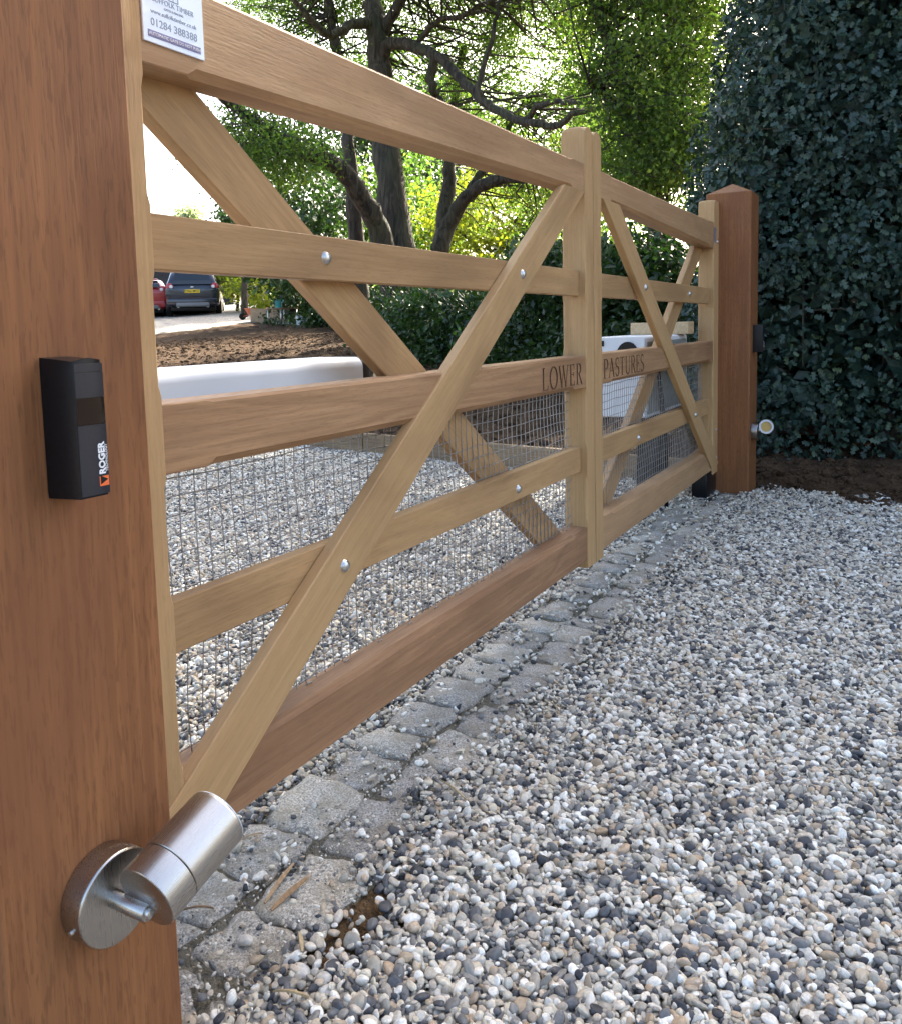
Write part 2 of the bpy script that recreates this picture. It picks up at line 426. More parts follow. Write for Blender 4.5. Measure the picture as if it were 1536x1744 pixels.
# ------------------------------------------------------------------ the setting: terrain
def grid(name, x0, x1, y0, y1, nx, ny, zf, mat):
    xs = np.linspace(x0, x1, nx); ys = np.linspace(y0, y1, ny); X, Y = np.meshgrid(xs, ys, indexing='ij')
    Z = zf(X, Y); V = np.stack([X, Y, Z], -1).reshape(-1, 3)
    i, j = np.meshgrid(np.arange(nx - 1), np.arange(ny - 1), indexing='ij'); a = (i * ny + j).ravel()
    F = np.stack([a, a + ny, a + ny + 1, a + 1], 1)
    me = tri_mesh(name, V, F, smooth=True)
    return link(name, me, mat)

g = grid('ground', -400, 400, -400, 400, 161, 161, lambda x, y: 0.078 * np.clip(x - 3.7, 0, 60) - 0.45, M_SOIL)
tag(g, 'bare brown earth under the whole garden', kind='structure')

SOILP = [(3.57, 0.02), (3.95, 2.3), (4.5, 4.5), (6.5, 8), (10, 12), (13.71, 15.02), (14.72, 14.8), (16.1, 14.94), (16.9, 14.58),
         (15.56, 12.37), (14.89, 10.53), (14.5, 7), (15, 0), (15, -3.6), (3.15, -3.6), (3.2, -1.2), (3.28, -0.8), (3.38, -0.58), (3.52, -0.46), (3.74, -0.2), (3.72, 0.0)]
def soil_z(x, y):
    ins = pip(x, y, SOILP)
    z = hgt(x, y) + 0.085 + 0.05 * (vnoise(x * 3.1, y * 3.1, 1) - .5) + 0.03 * (vnoise(x * 8, y * 8, 2) - .5) + 0.025 * (vnoise(x * 19, y * 19, 3) - .5)
    near = (y < -0.05) & (x < 5)
    z = np.where(near, 0.010 + 0.06 * np.clip((x - 3.3 + 0.25 * (vnoise(x * 4, y * 4, 5) - .5)) / 0.8, 0, 1.2) + 0.05 * (vnoise(x * 9, y * 9, 2) - .5) + 0.04 * (vnoise(x * 24, y * 24, 3) - .5), z)
    far = np.clip((x + y - 22) / 6, 0, 1)
    z = z - far * 0.04
    return np.where(ins, z, -0.25 + hgt(x, y))
so = grid('soil', 3.1, 17.1, -3.6, 15.2, 260, 340, soil_z, M_SOIL)
tag(so, 'freshly dug brown soil bank beside the inner drive', kind='structure')

GRAVP = [(3.58, -6), (3.58, 0.05), (3.97, 2.3), (4.52, 4.5), (6.5, 8), (10, 12), (13.71, 15.02), (14.72, 14.8), (16.1, 14.94), (16.9, 14.58), (15.56, 12.37),
         (14.89, 10.53), (15.7, 10.2), (18.2, 15), (24, 17), (30, 20), (46, 46), (8, 46), (-8, 25), (-8, -6)]
def grav_z(x, y):
    return np.where(pip(x, y, GRAVP), hgt(x, y) + np.where(x > 7, 0.085, 0.0) * np.clip((x - 7) / 4, 0, 1) - 0.012, -0.4 + hgt(x, y))
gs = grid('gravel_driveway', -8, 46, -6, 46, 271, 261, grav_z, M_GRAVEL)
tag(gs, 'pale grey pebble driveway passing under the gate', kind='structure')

# ------------------------------------------------------------------ pebbles (stuff, instanced on points)
pcol = bpy.data.collections.new('pebble_shapes')
for k in range(14):
    bm = bmesh.new(); bmesh.ops.create_icosphere(bm, subdivisions=3, radius=1.0)
    pr = np.random.default_rng(100 + k)
    planes = [(Vector(pr.normal(size=3)).normalized(), pr.uniform(0.55, 0.95)) for _ in range(5 if k % 4 else 11)]
    fr = pr.uniform(0.8, 1.6, 3); ph = pr.uniform(0, 6, 3)
    for v in bm.verts:
        c = v.co.copy()
        for nn, dd in planes:
            s = c.dot(nn) - dd
            if s > 0: c -= nn * s * (0.6 if k % 4 else 0.88)
        q = 1 + 0.09 * math.sin(c.x * fr[0] * 2 + ph[0]) + 0.08 * math.sin(c.y * fr[1] * 2.4 + ph[1]) + 0.06 * math.sin(c.z * 3 + ph[2])
        v.co = c * q
    me = bm_mesh(bm, 'pebble', smooth=True); me.materials.append(M_PEB)
    pcol.objects.link(bpy.data.objects.new('pebble_shape', me))

def pebble_group():
    g = bpy.data.node_groups.new('scatter_pebbles', 'GeometryNodeTree')
    g.interface.new_socket('Geometry', in_out='INPUT', socket_type='NodeSocketGeometry')
    g.interface.new_socket('Geometry', in_out='OUTPUT', socket_type='NodeSocketGeometry')
    gi = g.nodes.new('NodeGroupInput'); go = g.nodes.new('NodeGroupOutput')
    ci = g.nodes.new('GeometryNodeCollectionInfo'); ci.inputs['Collection'].default_value = pcol
    ci.inputs['Separate Children'].default_value = True; ci.inputs['Reset Children'].default_value = True
    ip = g.nodes.new('GeometryNodeInstanceOnPoints'); ip.inputs['Pick Instance'].default_value = True
    def na(nm, ty):
        n = g.nodes.new('GeometryNodeInputNamedAttribute'); n.data_type = ty; n.inputs['Name'].default_value = nm; return n.outputs[0]
    g.links.new(gi.outputs[0], ip.inputs['Points']); g.links.new(ci.outputs[0], ip.inputs['Instance'])
    g.links.new(na('pick', 'INT'), ip.inputs['Instance Index'])
    er = g.nodes.new('FunctionNodeEulerToRotation'); g.links.new(na('rot', 'FLOAT_VECTOR'), er.inputs[0])
    g.links.new(er.outputs[0], ip.inputs['Rotation']); g.links.new(na('scl', 'FLOAT_VECTOR'), ip.inputs['Scale'])
    g.links.new(ip.outputs[0], go.inputs[0]); return g
PG = pebble_group()

def scatter(name, P, label, size=1.0, flat=0.5):
    n = len(P); me = bpy.data.meshes.new(name); me.vertices.add(n); me.vertices.foreach_set('co', P.astype(np.float32).ravel())
    rot = np.stack([rng.normal(0, flat, n), rng.normal(0, flat, n), rng.uniform(0, 6.28, n)], 1)
    k = np.clip(np.exp(rng.normal(-0.20, 0.28, n)), .5, 1.55) * size
    sc = np.stack([rng.uniform(.0064, .0108, n), rng.uniform(.0048, .0072, n), rng.uniform(.0032, .0058, n)], 1) * k[:, None]
    for nm, ty, arr, key in (('rot', 'FLOAT_VECTOR', rot, 'vector'), ('scl', 'FLOAT_VECTOR', sc, 'vector')):
        a = me.attributes.new(nm, ty, 'POINT'); a.data.foreach_set(key, arr.astype(np.float32).ravel())
    a = me.attributes.new('pick', 'INT', 'POINT'); a.data.foreach_set('value', rng.integers(0, 14, n).astype(np.int32))
    o = link(name, me); md = o.modifiers.new('scatter', 'NODES'); md.node_group = PG
    return tag(o, label, 'gravel', kind='stuff')

def jgrid(x0, x1, y0, y1, s):
    nx, ny = int((x1 - x0) / s), int((y1 - y0) / s)
    X, Y = np.meshgrid(np.arange(nx), np.arange(ny), indexing='ij')
    X = x0 + (X.ravel() + rng.uniform(-.45, .45, nx * ny) + 0.5 * (Y.ravel() % 2)) * s; Y = y0 + (Y.ravel() + rng.uniform(-.45, .45, nx * ny)) * s
    return X, Y

def undul(x, y): return 0.010 * (vnoise(x * 5, y * 5, 9) - .5) + 0.008 * (vnoise(x * 13, y * 13, 10) - .5)

# strip of setts occupies y in [-0.16, 0.12]; outer edge wavers where gravel spills over
def sett_edge(x): return -0.150 - 0.010 * np.sin(x * 7) + 0.05 * (vnoise(x * 3.0, x * 0 + 3, 4) - .5) + np.where(x < 0.45, 0.02, 0) - np.where(x > 1.6, 0.012, 0)
pts = []
for zz, sp in ((-0.002, 0.0088), (0.0035, 0.0093), (0.0080, 0.0138)):
    x, y = jgrid(-0.45, 4.3, -1.75, 0.06, sp)
    keep = (y < sett_edge(x) + rng.normal(0, 0.012, len(x)) - (0.02 if zz > .005 else 0)) & (x > -0.3 - 0.0 * y)
    keep &= ~((x < 0.02) & (y > -0.16)) & ~((x > 3.44) & (y > -0.15))
    bank = np.clip((x - (3.42 + np.clip(-0.3 - y, -1, .2) * .5)) / 0.25, 0, 1)
    keep &= rng.uniform(size=len(x)) > bank * 0.97
    sandy = np.exp(-(((x - 0.27) / 0.10) ** 2 + ((y + 0.165) / 0.05) ** 2))
    keep &= rng.uniform(size=len(x)) > sandy * 1.3
    pts.append(np.stack([x, y, zz + undul(x, y)], 1)[keep])
scatter('gravel', np.concatenate(pts), 'loose grey and cream pebbles in front of the gate')

pts = []
bx = lambda y: 3.545 + 0.169 * np.minimum(y, 2.3) + np.maximum(y - 2.3, 0) * 0.25
for zz, sp in ((0.000, 0.0114), (0.0060, 0.0122), (0.011, 0.0185)):
    x, y = jgrid(-0.05, 4.6, 0.07, 5.2, sp)
    keep = (x < bx(y) - .01) & (y > 0.118 + rng.normal(0, 0.012, len(x))) & (y < 1.0 + 1.35 * (x + .35))
    dist = np.hypot(x - CP[0], y - CP[1]); keep &= rng.uniform(size=len(x)) < np.clip(1.6 - dist / 9, 0.2, 1)
    pts.append(np.stack([x, y, zz + undul(x, y)], 1)[keep])
scatter('gravel', np.concatenate(pts), 'grey and cream pebbles on the drive behind the gate')

# ------------------------------------------------------------------ granite setts
strip = link('sett_strip', box_me(-0.05, 3.46, -0.155, 0.125, -0.10, 0.0008, 0.003), M_MORTAR)
tag(strip, 'grimy mortar bed of the granite sett strip under the gate', kind='structure')
def sett_me(L, W, seed):
    r_ = np.random.default_rng(seed); bm = bmesh.new(); bmesh.ops.create_cube(bm, size=1.0)
    bmesh.ops.subdivide_edges(bm, edges=bm.edges[:], cuts=9, use_grid_fill=True)
    ph = r_.uniform(0, 6.28, 8); ox, oy = r_.uniform(0, 50, 2)
    for v in bm.verts:
        c = v.co; a, b_ = c.x * 2, c.y * 2
        rad = 1 - 0.05 * max(0, abs(a) - .6) * max(0, abs(b_) - .6) * 6
        x = c.x * L * rad * (1 + 0.035 * math.sin(b_ * 2 + ph[0])) + 0.004 * math.sin(b_ * 5 + ph[1])
        y = c.y * W * rad * (1 + 0.05 * math.sin(a * 2 + ph[2])) + 0.004 * math.sin(a * 5 + ph[3])
        z = c.z * 0.09 - 0.045
        if c.z > 0.3:
            e = max(abs(a), abs(b_)); z += -0.006 * max(0, (e - .86) / .14) ** 2
            z += 0.007 * float(vnoise(np.array([x * 30 + ox]), np.array([y * 30 + oy]), 3)[0] - .5) + 0.005 * float(vnoise(np.array([x * 70 + ox]), np.array([y * 70 + oy]), 4)[0] - .5) + 0.003 * math.sin(a * 2.1 + ph[4]) + 0.002 * math.sin(b_ * 3 + ph[5])
        v.co = (x, y, z)
    return bm_mesh(bm, 'sett', smooth=True)
SETTS = []
for row, (yc, W) in enumerate(((-0.083, 0.122), (0.052, 0.118))):
    x = 0.005 if row else -0.05
    k = 0
    while x < 3.40:
        L = float(rng.uniform(0.095, 0.165))
        if x + L > 3.46: L = 3.46 - x
        me = sett_me(L - 0.006, W + rng.uniform(-.002, .010), 500 + row * 100 + k); me.materials.append(M_GRAN)
        if L > 0.05:
            o = link('sett', me, None, strip, (x + L / 2, yc + rng.normal(0, .004), 0.009 + rng.normal(0, 0.0018)))
            o.rotation_euler = (rng.normal(0, .02), rng.normal(0, .02), rng.normal(0, .035))
        x += L; k += 1
# pebbles spilled over the setts, single and in little groups, and along the joints
pts = []
for _ in range(560):
    cx = rng.uniform(0.03, 3.4); cy = rng.choice([-0.15, -0.015, 0.06, -0.1, 0.115], p=[.3, .22, .15, .13, .2]) + rng.normal(0, .02); m = rng.integers(1, 7)
    for _ in range(m): pts.append((cx + rng.normal(0, .02), cy + rng.normal(0, .012), 0.0105 + rng.uniform(0, .003)))
for _ in range(1500):
    cx = rng.uniform(0.03, 3.45); pts.append((cx, 0.108 + abs(rng.normal(0, .012)), rng.uniform(0, .008)))
for _ in range(1500):
    cx = rng.uniform(0.4, 3.45); pts.append((cx, -0.128 - abs(rng.normal(0, .016)) + rng.normal(0, .022), 0.010 + rng.uniform(0, .005)))
scatter('gravel', np.array(pts), 'stray pebbles lying on the granite setts', size=0.82)
pts = []
for _ in range(1500):
    cx = rng.uniform(0.0, 3.45); pts.append((cx, rng.choice([-0.012, -0.15, 0.11]) + rng.normal(0, .02), 0.006))
for _ in range(1400):
    pts.append((rng.uniform(0, .7), rng.uniform(-.16, .11), 0.0095))
scatter('gravel', np.array(pts), 'fine grit in the joints of the granite setts', size=0.30)
sand = grid('sandy_patch', -0.02, 0.52, -0.24, -0.12, 40, 14,
            lambda x, y: -0.012 + 0.018 * np.exp(-(((x - 0.24) / 0.16) ** 2 + ((y + 0.172) / 0.04) ** 2)) + 0.006 * (vnoise(x * 50, y * 50, 6) - .5), M_SAND)
tag(sand, 'bare orange sandy earth beside the nearest setts', kind='structure')

# ------------------------------------------------------------------ gate posts
def post_mesh(H):
    bm = bmesh.new(); hw = 0.1; c = 0.006
    prof = [(-hw + c, -hw), (hw - c, -hw), (hw, -hw + c), (hw, hw - c), (hw - c, hw), (-hw + c, hw), (-hw, hw - c), (-hw, -hw + c)]
    rings = []
    for z, s in ((-0.30, 1), (0.2, 1), (0.7, 1), (H - 0.002, 1), (H + 0.001, 0.985)):
        rings.append([bm.verts.new((z, x * s, y * s)) for x, y in prof])
    for a, b_ in zip(rings, rings[1:]):
        for k in range(8): bm.faces.new((a[k], a[(k + 1) % 8], b_[(k + 1) % 8], b_[k]))
    ap = bm.verts.new((H + 0.052, 0, 0))
    for k in range(8): bm.faces.new((rings[-1][k], rings[-1][(k + 1) % 8], ap))
    bm.faces.new(rings[0][::-1]); bmesh.ops.recalc_face_normals(bm, faces=bm.faces)
    return bm_mesh(bm, 'post')
UP = Matrix(((0, 0, -1, 0), (0, 1, 0, 0), (1, 0, 0, 0), (0, 0, 0, 1)))      # local x -> up
PY = -0.1416 + 0.1
pm = post_mesh(1.38)
o = link('gate_post', pm, M_POST, mw=Matrix.Translation((-0.1, PY, 0)) @ UP)
tag(o, 'red brown hardwood gate post filling the left edge, near the camera', 'gate post', 'hardwood gate posts')
o = link('gate_post', pm.copy(), M_POST, mw=Matrix.Translation((3.5518, PY, 0)) @ UP)
tag(o, 'red brown hardwood gate post with pointed top at the far end', 'gate post', 'hardwood gate posts')

# ------------------------------------------------------------------ gate leaves
XM = 1.75
GH = 1.243

# serif capitals as stroke polygons in a unit-high box ------------------------------------------------
def stroke(pts, ws):
    P = [Vector((p[0], p[1])) for p in pts]; Lf, Rt = [], []
    for i, p in enumerate(P):
        d = (P[min(i + 1, len(P) - 1)] - P[max(0, i - 1)]).normalized(); n = Vector((-d.y, d.x))
        Lf.append(p + n * ws[i] / 2); Rt.append(p - n * ws[i] / 2)
    return [(Lf[i], Lf[i + 1], Rt[i + 1], Rt[i]) for i in range(len(P) - 1)]
def bar(x0, y0, x1, y1, w): return stroke([(x0, y0), (x1, y1)], [w, w])
def ser(x, y, w=0.22, h=0.035): return [(Vector((x - w / 2, y)), Vector((x + w / 2, y)), Vector((x + w / 2, y + h)), Vector((x - w / 2, y + h)))]
def arc(cx, cy, rx, ry, a0, a1, wx, wy, n=14):
    P, W = [], []
    for i in range(n + 1):
        a = R(a0 + (a1 - a0) * i / n); P.append((cx + rx * math.cos(a), cy + ry * math.sin(a)))
        W.append(wx * abs(math.cos(a)) + wy * abs(math.sin(a)))
    return stroke(P, W)
TH, TN = 0.115, 0.055
def glyph(ch):
    s = []
    if ch == 'L': s += bar(.14, 0, .14, 1, TH) + ser(.14, .965, .26) + ser(.14, 0, .26) + bar(.14, .025, .50, .025, .05) + bar(.50, 0, .53, .22, .05); w = .58
    elif ch == 'O': s += arc(.36, .5, .30, .49, 0, 360, TH, TN, 26); w = .74
    elif ch == 'W': s += bar(.06, 1, .28, 0, TH) + bar(.28, 0, .46, .95, TN) + bar(.40, 1, .64, 0, TH) + bar(.64, 0, .84, 1, TN) + ser(.08, .965, .2) + ser(.42, .965, .2) + ser(.84, .965, .18); w = .92
    elif ch == 'E': s += bar(.14, 0, .14, 1, TH) + bar(.03, .975, .46, .975, .05) + bar(.14, .52, .40, .52, .05) + bar(.03, .025, .50, .025, .05) + bar(.455, 1, .455, .80, .045) + bar(.40, .62, .40, .42, .04) + bar(.49, 0, .515, .22, .045); w = .57
    elif ch == 'R': s += bar(.14, 0, .14, 1, TH) + ser(.14, .965, .24) + ser(.14, 0, .24) + bar(.14, .975, .30, .975, .05) + arc(.28, .75, .20, .225, 90, -90, TH, .05) + bar(.14, .525, .30, .525, .05) + bar(.30, .53, .58, .0, TH) + ser(.58, 0, .14); w = .64
    elif ch == 'P': s += bar(.14, 0, .14, 1, TH) + ser(.14, .965, .24) + ser(.14, 0, .26) + bar(.14, .975, .28, .975, .05) + arc(.27, .73, .21, .245, 90, -90, TH, .05) + bar(.14, .485, .28, .485, .05); w = .55
    elif ch == 'A': s += bar(.05, 0, .33, 1, TN) + bar(.31, 1, .60, 0, TH) + bar(.15, .34, .50, .34, .05) + ser(.06, 0, .2) + ser(.60, 0, .22); w = .70
    elif ch == 'S': s += arc(.25, .75, .175, .235, 45, 270, .07, .06) + arc(.25, .26, .19, .245, 90, -140, .10, .06) + bar(.39, .98, .39, .78, .045) + bar(.075, .02, .075, .22, .045); w = .50
    elif ch == 'T': s += bar(.30, 0, .30, 1, TH) + bar(.03, .975, .57, .975, .05) + bar(.045, 1, .03, .78, .045) + bar(.555, 1, .57, .78, .045) + ser(.30, 0, .26); w = .61
    elif ch == 'U': s += bar(.14, 1, .14, .30, TH) + arc(.36, .30, .22, .285, 180, 360, .08, .07, 12) + bar(.58, 1, .58, .30, TN) + ser(.14, .965, .24) + ser(.58, .965, .2); w = .70
    return s, w
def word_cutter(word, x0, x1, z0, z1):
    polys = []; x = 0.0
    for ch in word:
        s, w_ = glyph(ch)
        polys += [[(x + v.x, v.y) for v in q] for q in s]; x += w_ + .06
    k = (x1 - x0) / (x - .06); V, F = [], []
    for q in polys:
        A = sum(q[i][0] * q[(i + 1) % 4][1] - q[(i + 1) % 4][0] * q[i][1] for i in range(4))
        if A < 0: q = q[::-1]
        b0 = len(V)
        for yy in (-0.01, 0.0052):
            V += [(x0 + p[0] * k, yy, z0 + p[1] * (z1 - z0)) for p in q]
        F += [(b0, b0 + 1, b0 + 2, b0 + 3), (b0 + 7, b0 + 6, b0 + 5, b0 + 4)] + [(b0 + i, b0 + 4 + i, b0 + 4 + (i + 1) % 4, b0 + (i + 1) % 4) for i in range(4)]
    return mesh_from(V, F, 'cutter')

def carve(me, cutter, mats):
    a = bpy.data.objects.new('a', me); b_ = bpy.data.objects.new('b', cutter); COL.objects.link(a); COL.objects.link(b_)
    for m_ in mats: me.materials.append(m_); cutter.materials.append(m_)
    cutter.polygons.foreach_set('material_index', [1] * len(cutter.polygons))
    md = a.modifiers.new('cut', 'BOOLEAN'); md.object = b_; md.operation = 'DIFFERENCE'; md.solver = 'EXACT'; md.use_self = True
    dg = bpy.context.evaluated_depsgraph_get()
    out = bpy.data.meshes.new_from_object(a.evaluated_get(dg))
    bpy.data.objects.remove(a); bpy.data.objects.remove(b_)
    return out

def bolt_mesh():
    return lathe([(0.0011, -0.0062), (0.004, -0.006), (0.0075, -0.0045), (0.0098, -0.002), (0.0105, 0.0), (0.0112, 0.001)], 24, 'Y')
BOLT = bolt_mesh(); BOLT.materials.append(M_BOLT)

def gate_leaf(far):
    sg = -1 if far else 1
    mx = (lambda x: 3.5 - x) if far else (lambda x: x)
    t = thing('timber_gate_leaf',
              'far gate leaf, carved PASTURES, hung on the pointed post' if far else 'near gate leaf, carved LOWER, with cross braces and wire mesh', 'gate', (mx(0.09), 0.035, 0), 0, 'pair of timber gate leaves')
    off = Matrix.Translation((-mx(0.09), -0.035, 0))
    def put(name, me, mat, mw):
        return link(name, me, mat, t, mw=off @ mw)
    c = 0.011; cst = 0.006
    # stiles: local x up, local z = -world X ; a corner facing the opening is chamfered between joints
    def stile(name, x0, x1, top, inner_is_pos, mat, zs):
        a, b_ = (-x1, -x0)
        st = []
        def cs(v):
            # inner side corners: world +X side is local z0 -> C, D ; world -X side is local z1 -> A, B
            return (0.0, 0.0, v, v) if inner_is_pos else (v, v, 0.0, 0.0)
        st.append((0.10, a, b_, cs(0)))
        for z0, z1 in zs:
            st += [(z0, a, b_, cs(0)), (z0 + .014, a, b_, cs(cst)), (z1 - .014, a, b_, cs(cst)), (z1, a, b_, cs(0))]
        st += [(top - .028, a, b_, (0, 0, 0, 0)), (top - .012, a + .001, b_ - .001, (.004, .004, .004, .004)), (top - .004, a + .003, b_ - .003, (.012,) * 4), (top, a + .007, b_ - .007, (.022,) * 4)]
        put(name, timber_me(st, 0.0, 0.07), mat, UP)
    gaps = [(0.235, 0.375), (0.455, 0.618), (0.722, 0.875), (0.958, 1.112)]
    h0, h1 = sorted((mx(0.035), mx(0.1465))); stile('hanging_stile', h0, h1, 1.342, not far, M_TAN2, gaps)
    m0, m1 = sorted((mx(1.681), mx(1.7465))); stile('meeting_stile', m0, m1, 1.345, far, M_TAN2, gaps)
    # rails : local x along world X (mirrored leaves get mirrored stations)
    def rail(name, x0, x1, z0a, z0b, z1, y0, y1, mat, ct=0.0, cb=0.0, word=None):
        A, B = mx(x0), mx(x1)
        st = [(A, z0a, z1, (0, 0, 0, 0))]
        f = lambda q: z0a + (z0b - z0a) * q
        L = x1 - x0
        if ct or cb:
            for dx, k in ((0.075, 0), (0.09, 1), (L - 0.105, 1), (L - 0.09, 0)):
                st.append((mx(x0 + dx), f(dx / L), z1, (ct * k, ct * k, cb * k, cb * k)))
        st.append((B, z0b, z1, (0, 0, 0, 0)))
        if far: st = st[::-1]
        me = timber_me(st, y0, y1)
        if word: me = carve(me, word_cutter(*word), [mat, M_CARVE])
        return put(name, me, mat, Matrix.Identity(4))
    rail('top_rail', 0.146, 1.683, 1.127, 1.166, GH, 0.0025, 0.0675, M_TOP, 0.006, c)
    rail('rail', 0.142, 1.70, 0.881, 0.881, 0.952, 0.02, 0.044, M_TAN)
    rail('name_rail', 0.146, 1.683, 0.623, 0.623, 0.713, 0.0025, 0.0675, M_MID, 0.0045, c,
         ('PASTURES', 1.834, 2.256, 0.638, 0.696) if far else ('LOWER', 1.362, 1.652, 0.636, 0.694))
    rail('rail', 0.142, 1.70, 0.381, 0.381, 0.452, 0.02, 0.044, M_TAN)
    rail('bottom_rail', 0.146, 1.683, 0.122, 0.122, 0.220, 0.0025, 0.0675, M_TOP if far else M_RED, c, 0.003)
    # braces
    def brace(xa, za, xb, zb, zlow, zhigh, y0, y1, mat):
        xa, xb = mx(xa), mx(xb)
        d = Vector((xb - xa, 0, zb - za)).normalized(); th = d.z / d.x
        zl = Vector((-d.z, 0, d.x))
        if d.z < 0 and d.x > 0: pass
        s = math.copysign(1, d.z)
        # point along the line where world z = zlow / zhigh
        t0 = (zlow - za) / d.z; t1 = (zhigh - za) / d.z
        lo, hi = (t0, t1) if t0 < t1 else (t1, t0)
        cut = -d.x / d.z
        me = timber_me([(lo, -.0435, .0435, (.0,) * 4), (lo + .12, -.0435, .0435, (.002,) * 4), (hi - .12, -.0435, .0435, (.002,) * 4), (hi, -.0435, .0435, (.0,) * 4)], y0, y1, cut, cut)
        mw = Matrix(((d.x, 0, zl.x, xa), (0, 1, 0, 0), (d.z, 0, zl.z, za), (0, 0, 0, 1)))
        return put('brace', me, mat, mw)
    brace(0.508, 0.413, 1.243, 0.921, 0.135, 1.164, -0.0035, 0.0195, M_TAN2)
    brace(0.515, 0.917, 1.250, 0.410, 0.215, 1.134, 0.051, 0.076, M_TAN)
    for x, z, y in ((0.508, 0.413, -0.0045), (1.243, 0.921, -0.0045), (0.520, 0.917, 0.019), (1.250, 0.408, 0.019)):
        b_ = link('bolt', BOLT, None, t, mw=off @ Matrix.Translation((mx(x), y, z)))
    # welded wire mesh
    parts = []; wr = 0.0011
    y0 = 0.0475
    xs = np.arange(0.158, 1.690, 0.0254); zs = np.arange(0.226, 0.64, 0.0254)
    ph = rng.uniform(0, 6, 4)
    def wob(x, z): return 0.0035 * math.sin(x * 5 + ph[0]) + 0.003 * math.sin(z * 21 + ph[1]) + 0.0025 * math.sin(x * 11 + z * 9 + ph[2])
    for x in xs:
        jx = rng.normal(0, 0.0007)
        P = [(mx(x + jx + 0.0012 * math.sin(z * 30 + x * 40)), y0 + wob(x, z), z) for z in np.linspace(0.219, 0.629, 9)]
        parts.append(tube_arrays(P, [wr] * 9, 4, False))
    for z in zs:
        P = [(mx(x), y0 + 0.0014 + wob(x, z), z + 0.0012 * math.sin(x * 17 + z * 50) + 0.0008 * math.sin(x * 41)) for x in np.linspace(0.15, 1.69, 60)]
        parts.append(tube_arrays(P, [wr] * 60, 4, False))
    V, F = join_arrays(parts)
    o = put('wire_mesh', mesh_from(V, F, 'wire', True), M_WIRE, Matrix.Identity(4))
    parts = []
    for q in np.linspace(0.25, 1.62, 14):
        parts.append(tube_arrays([(mx(q - .006), y0 - .003, 0.2195), (mx(q - .005), y0 - .006, 0.2235), (mx(q + .005), y0 - .006, 0.2235), (mx(q + .006), y0 - .003, 0.2195)], [.001] * 4, 5))
    V, F = join_arrays(parts); tag(put('staple', mesh_from(V, F, 'staples'), M_WIRE, Matrix.Identity(4)), kind='stuff')
    if far:
        put('maker_plate', box_me(3.352, 3.392, -0.0012, 0.0, 1.155, 1.222, 0.0004, 1), simple('grey_printed_plate', (0.16, 0.16, 0.20), 0.5, var=0.6, scale=160), Matrix.Identity(4))
        for z in (0.30, 1.16, 0.17):
            link('bolt', BOLT, None, t, mw=off @ Matrix.Translation((3.42, -0.001, z)) @ Matrix.Scale(0.8, 4))
    return t
gate_leaf(False); gate_leaf(True)
# steel hinge shoe at the foot of the far leaf
hs = thing('ground_hinge', 'black steel ground hinge under the far leaf beside the pointed post', 'hinge', (3.40, 0.035, 0))
link('shoe', box_me(-0.14, 0.045, -0.03, 0.04, 0.004, 0.119, 0.006), M_BLACK, hs)
link('ground_plate', box_me(-0.17, 0.05, -0.05, 0.06, -0.03, 0.005, 0.004), M_BLACK, hs)

# ------------------------------------------------------------------ sign on the near leaf
sg = thing('sign_plate', 'small white maker sign with a phone number on the near top rail', 'sign', (0.199, 0.0025, 1.153))
link('plate', box_me(-0.05, 0.05, -0.0032, -0.0002, 0, 0.0805, 0.0006, 1), M_SIGN, sg)
FR = Matrix(((1, 0, 0, 0), (0, 0, -1, 0), (0, 1, 0, 0), (0, 0, 0, 1)))      # text plane facing -Y
def put_txt(parent, body, size, mat, x, y, z, width=1.0, bold=0.0, extra=None, ext=0.00015):
    me = text_me(body, size, mat, ext, width=width, bold=bold)
    mw = Matrix.Translation((x, y, z)) @ (extra if extra is not None else FR)
    return link('lettering', me, None, parent, mw=mw)
put_txt(sg, 'SUFFOLK TIMBER', 0.0088, M_GTXT, 0, -0.0035, 0.0525)
put_txt(sg, 'GATES & FENCING', 0.0038, M_GTXT, 0, -0.0035, 0.0452)
put_txt(sg, 'www.suffolktimber.co.uk', 0.0074, M_GTXT, 0, -0.0035, 0.0376)
put_txt(sg, '01284 388388', 0.0132, M_GTXT, 0, -0.0035, 0.0245)
link('banner', box_me(-0.043, 0.043, -0.0038, -0.0033, 0.0065, 0.0145, 0.0), M_PURP, sg)
put_txt(sg, 'AUTOMATIC GATE DO NOT PUSH', 0.0054, M_WTXT, 0, -0.0041, 0.0104)
hp = [(-.008, .058), (-.008, .070), (0, .0765), (.008, .070), (.008, .058), (-.008, .058)]
V, F = join_arrays([tube_arrays([(a[0], -0.0034, a[1]), (b_[0], -0.0034, b_[1])], [.0006] * 2, 4) for a, b_ in zip(hp, hp[1:])]
                   + [tube_arrays([(0, -.0034, .058), (0, -.0034, .070)], [.0005] * 2, 4), tube_arrays([(0, -.0034, .063), (.0035, -.0034, .067)], [.0005] * 2, 4), tube_arrays([(0, -.0034, .0645), (-.0035, -.0034, .068)], [.0005] * 2, 4)])
link('house_emblem', mesh_from(V, F), M_GTXT, sg)

